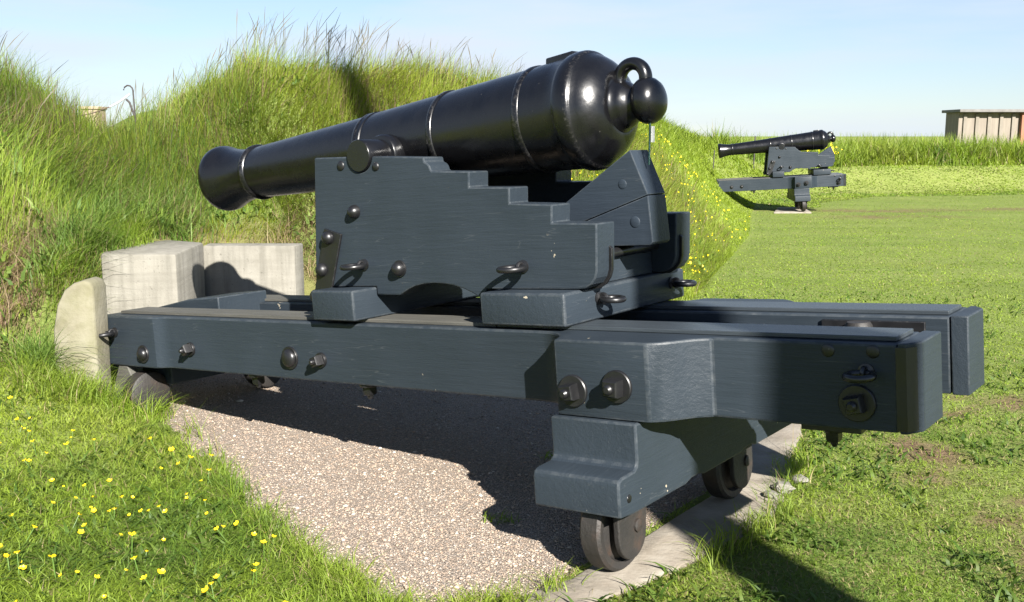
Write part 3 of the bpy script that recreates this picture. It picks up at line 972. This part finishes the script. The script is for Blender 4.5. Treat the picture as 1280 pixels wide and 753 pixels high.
# broken kerb lumps by the far wheel
for i, (x, y, s_) in enumerate(((1.33, 4.78, .055), (1.45, 4.90, .04), (1.25, 4.68, .035))):
    bm = bmesh.new()
    bmesh.ops.create_icosphere(bm, subdivisions=2, radius=s_)
    for q in bm.verts:
        q.co *= 1 + random.uniform(-.22, .22)
        q.co.z *= .55
    r_ = link('rubble_lump', finish(bm, 'rubble_lump', M_CONC, False), None, (x, y, .03))
    tag(r_, ("largest pale lump of broken concrete beside the rear platform wheel", "outermost broken concrete lump at the grass edge by the rear wheel", "smallest broken concrete lump on the kerb near the rear wheel")[i], 'rubble', 'broken concrete lumps by the wheel')

# ------------------------------------------------------------------ walls at the embrasure
def wall(name, P, z0, z1, mat, label, jag=.0, bev=.02):
    me = slab_from_poly(name, P, z0, z1, mat, bev, jag, 5)
    return tag(link(name, me), label, 'wall', 'concrete walls at the embrasure')
wall('concrete_wall', [(-2.86, 7.02), (-2.335, 7.02), (-2.375, 7.795), (-2.72, 8.0), (-3.0, 7.5)], -.1, .925, M_CONC, "thick concrete wall block left of the slab that carries the muzzle shadow")
wall('concrete_wall', [(-2.385, 7.80), (-1.675, 7.80), (-1.65, 8.0), (-2.4, 8.0)], -.1, .898, M_CONC, "upright concrete slab with the muzzle shadow on it, below the bank", bev=.012)
bm = bmesh.new()
prism_into(bm, [(-2.79, .0), (-2.515, .0), (-2.518, .82), (-2.535, .855), (-2.575, .868), (-2.63, .855), (-2.68, .82), (-2.74, .73), (-2.785, .58)], 6.03, 6.24, 'v')
bmesh.ops.recalc_face_normals(bm, faces=bm.faces)
bevel_sharp(bm, .02, 3)
for v_ in bm.verts:
    v_.co += Vector((vnoise(v_.co.x * 9, v_.co.z * 9, 3) - .5, 0, vnoise(v_.co.x * 11, v_.co.z * 8, 5) - .5)) * .03
tag(link('stone_post', finish(bm, 'stone_post', M_STUB, True, 30)), "round topped lichened stone post in the grass at the platform's left end", 'stone post')

# ------------------------------------------------------------------ far things
M_BRICK = simple_noise("pale_render_wall", [(0.3, (.22, .185, .15)), (.7, (.31, .27, .22))], .8, .9, sc=(6, 6, .6))
M_REDB = simple_noise("red_brick_wall", [(.3, (.30, .13, .08)), (.7, (.40, .19, .12))], 1.2, .9)
M_ROOF = simple_noise("dark_slate_roof", [(0.3, (.14, .13, .12)), (.7, (.22, .21, .20))], 2, .7)
M_TRIM = simple_noise("grey_green_trim", [(.3, (.20, .175, .14)), (.7, (.27, .235, .19))], 2, .8)
BY = 70.0
bld = bpy.data.objects.new('barracks_building', None)
COL.objects.link(bld)
bld.location = (34, BY, 0)
tag(bld, "long low pale building with flat dark roof beyond the grass bank", 'building')
box('wall', (30.3, BY, -.5), (34.45, BY + 2.1, 3.30), M_BRICK, bld, bld.location, .02)
box('brick_wall', (34.453, BY - .3, -.5), (46, BY + 2.1, 3.30), M_REDB, bld, bld.location, .02)
box('roof', (30.1, BY - .6, 3.303), (46.4, BY + 2.4, 3.50), M_ROOF, bld, bld.location, .03)
for i in range(5):
    x0 = 30.6 + i * .82
    box('pilaster', (x0, BY - .12, -.4), (x0 + .22, BY - .003, 3.2), M_TRIM, bld, bld.location, .01)

tw = bpy.data.objects.new('stone_chimney', None)
COL.objects.link(tw)
tw.location = (-14.3, 35, 0)
tag(tw, "sandy stone chimney seen through the dip in the grassy bank", 'chimney')
box('stack', (-14.62, 35, -.2), (-14.03, 35.7, 2.62), M_TOWER, tw, tw.location, .02)
box('cap', (-14.66, 34.95, 2.623), (-13.99, 35.75, 2.72), M_TOWER, tw, tw.location, .02)
box('lower_wall', (-15.9, 35.05, -.2), (-14.623, 35.6, 2.12), M_TOWER, tw, tw.location, .02)

# bent iron post with a cable across the dip
PX, PY = -3.62, 9.9
zb = float(height(np.array([PX]), np.array([PY]))[0])
bm = bmesh.new()
pts = [(PX, PY, zb - .2), (PX + .01, PY, zb + .25), (PX + .0, PY, 2.16)]
pts += [(PX - .045 + .045 * math.cos(R(a)), PY, 2.16 + .05 * math.sin(R(a))) for a in (30, 65, 100, 140, 175)]
tube_into(bm, pts, .0075, 8)
tube_into(bm, [(PX + .0, PY, 1.93), (PX - .04, PY, 2.05), (PX - .07, PY, 2.08)], .010, 8)
tag(link('iron_post', finish(bm, 'iron_post', M_RUST, True, 60)), "bent rusty iron post with hooked top at the dip in the bank", 'post')
bm = bmesh.new()
E = Vector((-4.95, 9.6, 2.06))
S = Vector((PX - .03, PY, 2.13))
cab = [S.lerp(E, k / 14) - Vector((0, 0, .16 * math.sin(math.pi * (k / 14) ** .8) + .12 * (k / 14) * (1 - k / 14))) for k in range(15)]
tube_into(bm, cab, .006, 6)
cab_o = link('cable', finish(bm, 'cable', M_ROPE, True, 60))
tag(cab_o, "sagging brown cable strung across the dip between the banks", 'cable')
bm = bmesh.new()
tube_into(bm, [cab[0] + Vector((0, -.001, 0)), cab[1], cab[2]], .009, 8)
link('white_sleeve', finish(bm, 'white_sleeve', M_WHITE, True, 60), cab_o)

def stake(x, y, h, r, mat, label):
    z = float(height(np.array([x]), np.array([y]))[0])
    bm = bmesh.new()
    lathe_into(bm, [(-.2, r), (h, r), (h + .02, r * .6), (h + .02, 0)], (x, y, z), (.02, 0, 1), 10)
    return tag(link('thin_post', finish(bm, 'thin_post', mat, True, 40)), label, 'post', 'thin posts in the bank')
stake(7.05, 29.9, .95, .020, M_RUST, "thin dark post in tall grass just above the far cannon's muzzle")
stake(5.15, 26.2, .55, .014, M_RUST, "thin pale post on the bank crest left of the far cannon")

# tagged cord hanging from the cascabel button
cz = F_NEAR @ Vector((.365, VC - .02, .862))
cb = F_NEAR @ Vector((.33, VC + .03, .70))
bm = bmesh.new()
tube_into(bm, [cz + Vector((0, 0, .02)), cz.lerp(Vector((cz.x, cz.y, cb.z)), .5), Vector((cz.x, cz.y, cb.z - .02))], .0045, 8)
cord = link('hanging_cord', finish(bm, 'hanging_cord', M_GREEN, True, 60))
tag(cord, "green cord with small white tag hanging below the cannon's round button", 'cord')
bm = bmesh.new()
bmesh.ops.create_cube(bm, size=1)
bmesh.ops.scale(bm, verts=bm.verts, vec=(.016, .004, .07))
bmesh.ops.translate(bm, verts=bm.verts, vec=Vector((cz.x + .012, cz.y - .009, cz.z - .05)))
link('tag', finish(bm, 'tag', M_WHITE), cord)

# tall flagstaff behind the photographer whose shadow crosses the platform's end
h2 = Vector((LDIR.x, LDIR.y, 0)).normalized()
perp = Vector((h2.y, -h2.x, 0))
FS = perp * 2.33 - h2 * 3.2
bm = bmesh.new()
lathe_into(bm, [(-.3, .17), (0, .17), (12.5, .16), (12.55, .1), (12.55, 0)], (FS.x, FS.y, 0), (0, 0, 1), 24)
tag(link('flagstaff', finish(bm, 'flagstaff', M_POSTWOOD, True, 40)), "tall round timber flagstaff standing on the lawn behind the viewer", 'flagstaff')

# ------------------------------------------------------------------ vegetation
mgr, t, b, o = mat_new("grass_blades")
at = t.nodes.new('ShaderNodeAttribute')
at.attribute_name = 'tint'
t.links.new(at.outputs['Color'], b.inputs['Base Color'])
b.inputs['Roughness'].default_value = .55
b.inputs['Specular IOR Level'].default_value = .3
tr = t.nodes.new('ShaderNodeBsdfTranslucent')
hs = nd(t, 'ShaderNodeHueSaturation', Saturation=1.08, Value=1.4)
t.links.new(at.outputs['Color'], hs.inputs['Color'])
t.links.new(hs.outputs['Color'], tr.inputs['Color'])
ms = t.nodes.new('ShaderNodeMixShader')
ms.inputs['Fac'].default_value = .45
t.links.new(b.outputs['BSDF'], ms.inputs[1])
t.links.new(tr.outputs['BSDF'], ms.inputs[2])
t.links.new(ms.outputs['Shader'], o.inputs['Surface'])

def blades(name, x, y, z, h, wd, lean, col, label, cat, levels=3, lean_dir=None, base_dark=.75, head=None):
    """ribbon blades: h length, wd width, lean horizontal reach / h"""
    n = len(x)
    az = rng.uniform(0, 2 * np.pi, n) if lean_dir is None else lean_dir
    face = az + np.pi / 2 + rng.normal(0, .6, n)
    tq = np.linspace(0, 1, levels)
    V = np.zeros((n, 2 * levels - 1, 3))
    C = np.ones((n, 2 * levels - 1, 4))
    dx, dy = np.cos(az), np.sin(az)
    fx, fy = np.cos(face), np.sin(face)
    for k, q in enumerate(tq):
        reach = lean * h * q ** 2.0
        up = h * (q - .38 * np.minimum(lean, 1.6) ** 1.5 * q ** 2.2)
        cx, cy, cz_ = x + dx * reach, y + dy * reach, z + up
        hw = wd * .5 * (1 - q ** 1.8) if k < levels - 1 else 0
        shade = base_dark + (1 - base_dark) * q
        cl = col
        if k < levels - 1:
            V[:, 2 * k] = np.stack([cx - fx * hw, cy - fy * hw, cz_], -1)
            V[:, 2 * k + 1] = np.stack([cx + fx * hw, cy + fy * hw, cz_], -1)
            C[:, 2 * k, :3] = cl
            C[:, 2 * k + 1, :3] = cl
        else:
            V[:, 2 * k] = np.stack([cx, cy, cz_], -1)
            C[:, 2 * k, :3] = cl
    base = (np.arange(n) * (2 * levels - 1))[:, None]
    quads = [np.array([2 * k, 2 * k + 1, 2 * k + 3, 2 * k + 2]) for k in range(levels - 2)]
    tri = np.array([2 * levels - 4, 2 * levels - 3, 2 * levels - 2])
    row = np.concatenate(quads + [tri])
    loops = (base + row[None]).ravel()
    totals = np.tile(np.array([4] * (levels - 2) + [3]), n)
    ob = link(name, raw_mesh(name, V.reshape(-1, 3), loops, totals, mgr, C.reshape(-1, 4)))
    return tag(ob, label, cat, kind='stuff')

def lerp3(a, b, f):
    return np.array(a)[None] * (1 - f[:, None]) + np.array(b)[None] * f[:, None]

G_BRIGHT, G_MID, G_DEEP, G_STRAW, G_BLUE = (.335, .440, .048), (.240, .365, .040), (.112, .210, .030), (.46, .38, .19), (.16, .26, .065)

def grass_color(x, y, straw_bias=0.0, seed=50, deep=.0):
    n = len(x)
    f = np.clip(fbm(x * 1.1, y * 1.1, seed) * 1.5 - .3 + rng.normal(0, .14, n), 0, 1)
    c = lerp3(G_MID, G_BRIGHT, f)
    d = np.clip((fbm(x * 1.9, y * 1.9, seed + 5) - .52 + deep) * 3 + rng.normal(0, .15, n), 0, 1)
    c = c * (1 - d[:, None]) + np.array(G_DEEP)[None] * d[:, None]
    s_ = rng.random(n) < straw_bias
    sc_ = np.array(G_STRAW)[None] * rng.uniform(.6, 1.15, (n, 1))
    c = np.where(s_[:, None], sc_, c)
    big = .80 + .42 * fbm(x * .33 + 1.7, y * .5, seed + 9, 3)
    warm = np.clip((fbm(x * .55, y * .8, seed + 13, 3) - .45) * 2.5, 0, 1)[:, None]
    c = c * (1 - .35 * warm) + np.array((.32, .33, .075))[None] * .35 * warm
    return c * rng.uniform(.86, 1.15, (n, 1)) * big[:, None]

def solids_clear(x, y):
    """not under gravel, kerb, walls"""
    k = (poly_sd(x, y, GRAVEL) > rng.uniform(-.05, .10, len(x))) & (poly_sd(x, y, KERB) > rng.uniform(-.03, .05, len(x)))
    k &= poly_sd(x, y, np.array([(-2.88, 7.0), (-2.31, 7.0), (-2.35, 7.8), (-1.66, 7.78), (-1.63, 8.02), (-2.72, 8.02), (-3.02, 7.5)])) > .0
    k &= ~((x > -2.77) & (x < -2.46) & (y > 6.0) & (y < 6.27))
    k &= poly_sd(x, y, np.array([(v_[0], v_[1]) for v_ in pad])) > .0
    return k

def polar(n, r0, r1, a0, a1, p=1.0):
    """ground points around the view, density falling with distance"""
    uu = rng.random(n)
    r = r0 * (r1 / r0) ** (uu ** p)
    a = R(a0) + (R(a1) - R(a0)) * rng.random(n)
    return r * np.sin(a), r * np.cos(a)

# --- short mown lawn (left foreground and right), individual blades
x, y = polar(620000, 2.55, 40, -44, 44, 1.2)
d, par = toe_field(x, y)
dist = np.hypot(x, y)
so_ = soil(x, y)
k = ((d < .10) | ((y > 24) & (x > 5.5) & (d < par[:, 2] * .8))) & solids_clear(x, y) & (rng.random(len(x)) > so_ * .80 * sstep((fbm(x * 9, y * 9, 333, 2) - .25) / .3))
# leave out the strip hidden behind the platform
x, y, d, dist = x[k], y[k], d[k], dist[k]
z = height(x, y)
left = x < (-.5 + (3.60 - y) * .62)
tall = np.exp(-np.clip(-d, 0, 5) / .35) * (y < 12) * .6
edge = np.exp(-np.clip(poly_sd(x, y, GRAVEL), 0, 9) / .09) * .5
hgt = np.where(left, rng.uniform(.035, .085, len(x)), rng.uniform(.014, .040, len(x)) * np.clip(1.15 - dist * .022, .55, 1)) * (1 + 1.3 * tall + edge) * (.75 + .6 * fbm(x * 2.1, y * 2.1, 71))
wid = np.maximum(rng.uniform(.0028, .0055, len(x)), dist * .00085)
col = grass_color(x, y, .06, 50)
col = np.where((~left & (dist < 7))[:, None] & (rng.random(len(x)) < .13)[:, None], np.array(G_STRAW)[None] * rng.uniform(.55, 1.0, (len(x), 1)), col)
blades('grass', x, y, z - .004, hgt, wid * 1.15, rng.uniform(.6, 1.9, len(x)), col, "short mown lawn grass around the guns", 'grass')

# --- broad weed leaves in the lawns
x, y = polar(26000, 2.6, 12, -36, 40, 1.0)
d, _ = toe_field(x, y)
cl = fbm(x * 2.6, y * 2.6, 88, 2)
k = (d < -.05) & solids_clear(x, y) & (cl > .50) & (rng.random(len(x)) > soil(x, y) * .7)
x, y = x[k], y[k]
n = len(x)
c = lerp3((.075, .150, .022), (.150, .215, .035), rng.random(n)) * rng.uniform(.8, 1.2, (n, 1))
blades('weeds', x, y, height(x, y), rng.uniform(.035, .10, n), rng.uniform(.010, .022, n), rng.uniform(.7, 1.7, n), c, "broad leaved weeds mixed into the lawn", 'weeds', 4)

# --- tufts of longer grass along gravel, kerb, posts and walls
tx, ty = [], []
for P, m in ((GRAVEL[1:9], 800), (np.array([(-.32, 3.34), (.15, 3.70)]), 1100), (np.array([(.75, 3.9), (1.25, 4.5), (1.55, 5.3)]), 500), (np.array([(-2.9, 5.9), (-2.45, 5.95)]), 1600), (np.array([(-2.45, 5.95), (-2.1, 6.0)]), 500), (np.array([(-3.0, 6.5), (-2.9, 7.0), (-2.9, 7.8)]), 2600), (np.array([(-3.2, 5.6), (-2.5, 5.75)]), 1600)):
    for a, b2 in zip(P[:-1], P[1:]):
        q = rng.random(m)
        tx.append(a[0] + (b2[0] - a[0]) * q + rng.normal(0, .055, m))
        ty.append(a[1] + (b2[1] - a[1]) * q + rng.normal(0, .055, m))
x, y = np.concatenate(tx), np.concatenate(ty)
cl = fbm(x * 4, y * 4, 91, 2)
k = (cl > .42) & ~((x > -2.77) & (x < -2.46) & (y > 6.02) & (y < 6.26)) & ~((x > -.1) & (x < .75) & (y > 3.78) & (y < 4.3))
x, y = x[k], y[k]
n = len(x)
tl = np.where(y > 5.3, rng.uniform(.08, .26, n), rng.uniform(.05, .15, n))
blades('grass', x, y, np.maximum(height(x, y), -.01), tl, rng.uniform(.003, .006, n), rng.uniform(.3, 1.3, n), grass_color(x, y, .08, 60), "longer grass tufts along the gravel edge and stone post", 'grass', 4)

# --- weeds coming through the gravel
x = np.array([-.05, -.02, .02, -.08, .0, .26, .22, .30] * 9) + rng.normal(0, .02, 72)
y = np.array([4.30, 4.32, 4.29, 4.31, 4.28, 5.2, 5.22, 4.6] * 9) + rng.normal(0, .02, 72)
x, y = x - .03, y + .10
n = len(x)
blades('weeds', x, y, np.zeros(n), rng.uniform(.03, .09, n), rng.uniform(.004, .010, n), rng.uniform(.4, 1.4, n), grass_color(x, y, 0, 60), "small weeds growing through the gravel", 'weeds', 3)

# --- rough grass on the bank
def bank_points(n, r0, r1, a0, a1, dmax, p=1.0):
    x, y = polar(n, r0, r1, a0, a1, p)
    d, par = toe_field(x, y)
    k = (d > -.02) & (d < par[:, 2] + dmax) & solids_clear(x, y)
    return x[k], y[k], d[k], par[k]

x, y, d, par = bank_points(430000, 5.2, 17.5, -46, 12, .9)
n = len(x)
dist = np.hypot(x, y)
frac = d / par[:, 2]
clump = fbm(x * 1.6, y * 1.6, 120)
gul = np.sqrt((x + 3.2) ** 2 * 1.2 + ((y - 8.9) / 1.6) ** 2)
inG = np.exp(-(gul / .75) ** 2)
dry = np.clip((fbm(x * 1.3 + 7, y * 1.3, 140) - .40) * 4.5, 0, 1) * np.clip(1.35 - frac * 1.2, 0, 1) * np.clip(1.3 - x, 0, 1) * (1 - inG)
h = rng.gamma(5, .05, n) * (.55 + .75 * clump) * np.clip(.62 + .8 * frac, .5, 1.25) * (1 + .35 * inG)
h = np.clip(h, .05, .62) * (1 - .45 * dry)
# low mossy turf right above the slab
moss = ((x > -2.6) & (x < -1.2) & (d < .75))
h = np.where(moss, h * .35, h)
col = grass_color(x, y, .0, 52, .02)
col = np.where(moss[:, None], np.array((.22, .29, .014))[None] * rng.uniform(.7, 1.2, (n, 1)), col)
sb = rng.random(n) < dry * .80 + .13
col = np.where(sb[:, None], lerp3((.30, .21, .12), (.36, .30, .15), rng.random(n)) * rng.uniform(.55, 1.05, (n, 1)), col)
col = col * np.array((1.10, 1.0, 1.15))[None]
col = np.where((rng.random(n) < inG * .45)[:, None], lerp3(G_DEEP, G_BLUE, rng.random(n)) * rng.uniform(.8, 1.25, (n, 1)), col)
wnd = 6.0 * fbm(x * .75, y * .75, 300, 3) - 3.3 + rng.normal(0, .75, n)
flat = np.clip((fbm(x * 1.4, y * 1.4, 310, 3) - .52) * 5, 0, 1)
blades('grass', x, y, height(x, y) - .01, h, np.maximum(rng.uniform(.003, .006, n), dist * .00062), np.clip(rng.gamma(3, .2, n) + flat * .8, .1, 1.9), col, "long rough grass covering the bank behind the front gun", 'grass', 4, lean_dir=wnd)

# --- broad leaves and dead stalks mixed into the bank
x, y, d, par = bank_points(60000, 5.2, 15.0, -46, 12, .2, .9)
cl = fbm(x * 2.2, y * 2.2, 400, 3)
k = (cl > .56) & (rng.random(len(x)) < .55)
x, y = x[k], y[k]
n = len(x)
c = lerp3((.10, .19, .035), (.24, .33, .06), rng.random(n)) * rng.uniform(.8, 1.2, (n, 1))
blades('weeds', x, y, height(x, y) + rng.uniform(0, .18, n), rng.uniform(.06, .15, n), rng.uniform(.014, .034, n), rng.uniform(.5, 1.6, n), c, "broad leaved plants growing through the bank's grass", 'weeds', 4)
gx_ = np.concatenate([rng.normal(-3.05, .33, 2600), rng.normal(-4.3, .45, 1500), rng.normal(-3.02, .08, 900), rng.normal(-2.75, .18, 350), rng.normal(-2.84, .05, 500)])
gy_ = np.concatenate([rng.normal(8.7, .62, 2600), rng.normal(10.8, .7, 1500), rng.normal(7.15, .38, 900), rng.normal(8.05, .06, 350), rng.normal(6.0, .08, 500)])
gd_, _ = toe_field(gx_, gy_)
k = (gd_ > -.3) & solids_clear(gx_, gy_)
x, y = gx_[k], gy_[k]
n = len(x)
blades('grass', x, y, height(x, y), rng.uniform(.16, .46, n), rng.uniform(.005, .009, n), rng.uniform(.3, 1.6, n), lerp3((.115, .22, .035), (.27, .38, .085), rng.random(n)), "lush dark grass in the dip between the banks", 'grass', 4, lean_dir=rng.uniform(0, 6.28, n))
x, y, d, par = bank_points(80000, 5.2, 15.0, -46, 12, .0, .9)
k = (x < .2) & (fbm(x * 1.3 + 7, y * 1.3, 140) > .45) & (rng.random(len(x)) < .5 * np.clip(1.3 - d / par[:, 2], .15, 1))
x, y = x[k], y[k]
n = len(x)
blades('dead_grass', x, y, height(x, y), rng.uniform(.12, .42, n), rng.uniform(.0035, .006, n), rng.uniform(.3, 1.9, n), lerp3((.50, .40, .22), (.36, .25, .14), rng.random(n)) * rng.uniform(.7, 1.1, (n, 1)), "dry dead stalks lying in the bank's grass", 'grass', 4)

# --- bank beyond, towards the far gun
x, y, d, par = bank_points(300000, 10.5, 31, 3, 24, .9, .9)
k = ~((d < .9) & (y > 16.5) & (rng.random(len(x)) < .0))
n = len(x)
dist = np.hypot(x, y)
frac = d / par[:, 2]
h = rng.gamma(5, .03, n) * (.6 + .8 * fbm(x * 1.1, y * 1.1, 150)) * np.clip(.55 + .8 * frac, .3, 1.25)
h = np.where(y > 15, h * np.clip(frac * 1.4, .35, 1.2), h)
h = np.clip(h, .03, .5)
col = grass_color(x, y, .04, 54)
low = (np.clip(1.2 - frac, 0, 1) * .75)[:, None]
col = col * (1 - low) + np.array((.33, .43, .042))[None] * low * rng.uniform(.8, 1.15, (n, 1))
blades('grass', x, y, height(x, y) - .01, h, dist * .00085, rng.uniform(.2, 1.1, n), col, "grass on the bank sloping down to the lawn beside the far gun", 'grass', 3)

# --- rough cut grass on the terrace slope
x, y = polar(260000, 26, 44, 8, 46, 1.0)
d, par = toe_field(x, y)
k = (d > -1.6) & (d < par[:, 2] * .85) & (x > 6.4) & (y > 24)
x, y = x[k], y[k]
n = len(x)
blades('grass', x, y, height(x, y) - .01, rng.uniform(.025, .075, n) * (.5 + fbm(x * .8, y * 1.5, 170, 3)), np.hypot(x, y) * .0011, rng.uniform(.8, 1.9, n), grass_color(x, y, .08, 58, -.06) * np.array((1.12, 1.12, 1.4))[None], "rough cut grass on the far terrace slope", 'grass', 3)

# --- tall meadow along the far terrace
x, y = polar(330000, 28, 46, 8, 46, 1.0)
d, par = toe_field(x, y)
k = (d > par[:, 2] * .78) & (d < par[:, 2] + 3.5) & (x > 6.0)
x, y, d, par = x[k], y[k], d[k], par[k]
n = len(x)
dist = np.hypot(x, y)
h = rng.gamma(5, .115, n) * (.45 + 1.05 * fbm(x * .8, y * .8, 160, 3))
h = np.clip(h, .12, 1.15) * np.clip((d - par[:, 2] * .70) / .6, .35, 1)
col = grass_color(x, y, .06, 56, -.05) * .95
blades('grass', x, y, height(x, y) - .01, h, dist * .00095, rng.uniform(.1, 1.1, n), col, "tall meadow grass along the far terrace", 'grass', 3, base_dark=1)

# --- flowering stems on the crest
sx, sy = [], []
for (cx_, cy_, m_, sp) in ((-2.75, 11.8, 60, .40), (-2.0, 11.9, 60, .30), (-3.6, 11.3, 60, .7), (-5.0, 9.0, 90, .6), (-4.7, 8.2, 60, .5), (-1.1, 12.6, 60, .8), (-.4, 13, 50, .8), (-5.6, 8.6, 90, .5)):
    sx.append(rng.normal(cx_, sp, m_))
    sy.append(rng.normal(cy_, sp * .4, m_))
x, y = np.concatenate(sx), np.concatenate(sy)
z = height(x, y)
Vs, Ls, Ts, Cs = [], [], [], []
vb = 0
for i in range(len(x)):
    hh = random.uniform(.35, .62) * (1.35 if -3.2 < x[i] < -1.6 else 1.0)
    az = random.gauss(.3, 1.1)
    ln = random.uniform(.05, .75) * hh
    p = [np.array((x[i] + math.cos(az) * ln * q * q, y[i] + math.sin(az) * ln * q * q, z[i] + hh * q)) for q in (0, .35, .7, .86, 1.0)]
    ws = (.0026, .0025, .0022, random.choice((.0045, .006, .0035)), .0012)
    cs = [(.14, .19, .05), (.16, .19, .07), (.20, .19, .11), (.24, .21, .15), (.24, .21, .15)]
    fa = random.uniform(0, 3.14)
    fx, fy = math.cos(fa), math.sin(fa)
    for q, w_, c_ in zip(p, ws, cs):
        Vs += [q - np.array((fx, fy, 0)) * w_, q + np.array((fx, fy, 0)) * w_]
        Cs += [(*c_, 1), (*c_, 1)]
    for k in range(4):
        Ls += [vb + 2 * k, vb + 2 * k + 1, vb + 2 * k + 3, vb + 2 * k + 2]
        Ts.append(4)
    vb += 10
tag(link('grass', raw_mesh('seed_grass', np.array(Vs), np.array(Ls), np.array(Ts), mgr, np.array(Cs))), "thin seed heads standing above the bank crest", 'grass', kind='stuff')

# --- yellow flowers
M_YEL, t, b, o = mat_new("buttercup_yellow")
b.inputs['Base Color'].default_value = (.78, .56, .012, 1)
b.inputs['Roughness'].default_value = .4
M_STEM, t, b, o = mat_new("flower_stem_green")
b.inputs['Base Color'].default_value = (.07, .13, .02, 1)

def flower_mesh(name, rad, stem):
    bm = bmesh.new()
    for k in range(5):
        a = k * 2 * math.pi / 5 + random.uniform(-.1, .1)
        d_ = Vector((math.cos(a), math.sin(a), 0))
        s_ = Vector((-d_.y, d_.x, 0))
        up = Vector((0, 0, 1))
        P_ = [bm.verts.new(up * stem), bm.verts.new(d_ * rad * .6 - s_ * rad * .48 + up * (stem + rad * .28)), bm.verts.new(d_ * rad + up * (stem + rad * .62) - s_ * rad * .2), bm.verts.new(d_ * rad + up * (stem + rad * .62) + s_ * rad * .2), bm.verts.new(d_ * rad * .6 + s_ * rad * .48 + up * (stem + rad * .28))]
        bm.faces.new(P_)
    nf = len(bm.faces)
    lathe_into(bm, [(0, rad * .28), (rad * .35, rad * .22), (rad * .4, 0)], (0, 0, stem), (0, 0, 1), 8)
    ns = len(bm.faces)
    tube_into(bm, [(0.01, 0, -.01), (.004, 0, stem * .5), (0, 0, stem)], .0018, 5)
    bm.faces.ensure_lookup_table()
    for i, f in enumerate(bm.faces):
        f.material_index = 0 if i < ns else 1
    me = bpy.data.meshes.new(name)
    bm.to_mesh(me)
    bm.free()
    me.materials.append(M_YEL)
    me.materials.append(M_STEM)
    return me

fms = [flower_mesh('buttercup', r_, s_) for r_, s_ in ((.0125, .075), (.0135, .095), (.011, .065), (.014, .105))]
fx_, fy_ = polar(4200, 2.8, 7.0, -34, 4, 1.0)
kd = poly_sd(fx_, fy_, GRAVEL)
dd_, _ = toe_field(fx_, fy_)
cl = fbm(fx_ * 1.3, fy_ * 1.3, 201, 2)
lf = fx_ < (-.5 + (3.60 - fy_) * .62)
kk = (kd > .04) & lf & (dd_ < -.1) & (cl > .30) & (poly_sd(fx_, fy_, KERB) > .05) & ~((fx_ > -2.86) & (fx_ < -2.36) & (fy_ > 5.95))
fx_, fy_ = fx_[kk][:230], fy_[kk][:230]
fz_ = height(fx_, fy_)
for i in range(len(fx_)):
    o_ = link('buttercup', fms[i % 4], None, (fx_[i], fy_[i], fz_[i]))
    o_.rotation_euler = (random.uniform(-.6, .5), random.uniform(-.55, .55), random.uniform(0, 6.28))
    q = random.choice((.6, .75, .9, 1.0, 1.1)) * random.uniform(.9, 1.1)
    o_.scale = (q, q, q)
    tag(o_, "small yellow buttercup flower growing in the lawn left of the gravel", 'flower', 'yellow buttercups in the left lawn')

def flower_mass(name, x, y, z, rad, label):
    n = len(x)
    V = np.zeros((n, 6, 3))
    tl = rng.normal(0, .35, (n, 2))
    for k in range(6):
        a = k * np.pi / 3
        V[:, k, 0] = x + rad * np.cos(a)
        V[:, k, 1] = y + rad * np.sin(a)
        V[:, k, 2] = z + rad * (np.cos(a) * tl[:, 0] + np.sin(a) * (tl[:, 1] + .8)) + (k % 2) * rad * .35
    loops = (np.arange(n)[:, None] * 6 + np.array([0, 1, 2, 3, 4, 5])[None]).ravel()
    ob = link(name, raw_mesh(name, V.reshape(-1, 3), loops, np.full(n, 6), M_YEL))
    return tag(ob, label, 'flowers', kind='stuff')
x, y, d, par = bank_points(60000, 10, 20, 2, 17, .3, 1.0)
cl = fbm(x * .7 + 5, y * .7, 213, 3)
k = (rng.random(len(x)) < np.clip((cl - .40) * .8, 0.03, 1) * np.exp(-((d - 1.2) / 1.9) ** 2)) & (d < 3.4)
x, y, d = x[k][:650], y[k][:650], d[k][:650]
flower_mass('bank_flowers', x, y, height(x, y) + rng.uniform(.08, .24, len(x)), rng.uniform(.006, .012, len(x)), "mass of yellow flowers on the bank right of the front gun")
x, y = polar(4000, 29, 37, 12, 30)
d, par = toe_field(x, y)
cl = fbm(x * .5, y * .5, 220, 2)
k = (d > par[:, 2] * .85) & (d < par[:, 2] + .6) & (cl > .55)
x, y = x[k][:420], y[k][:420]
flower_mass('meadow_flowers', x, y, height(x, y) + rng.uniform(.25, .75, len(x)), rng.uniform(.022, .04, len(x)), "scattered yellow flowers in the far tall meadow")
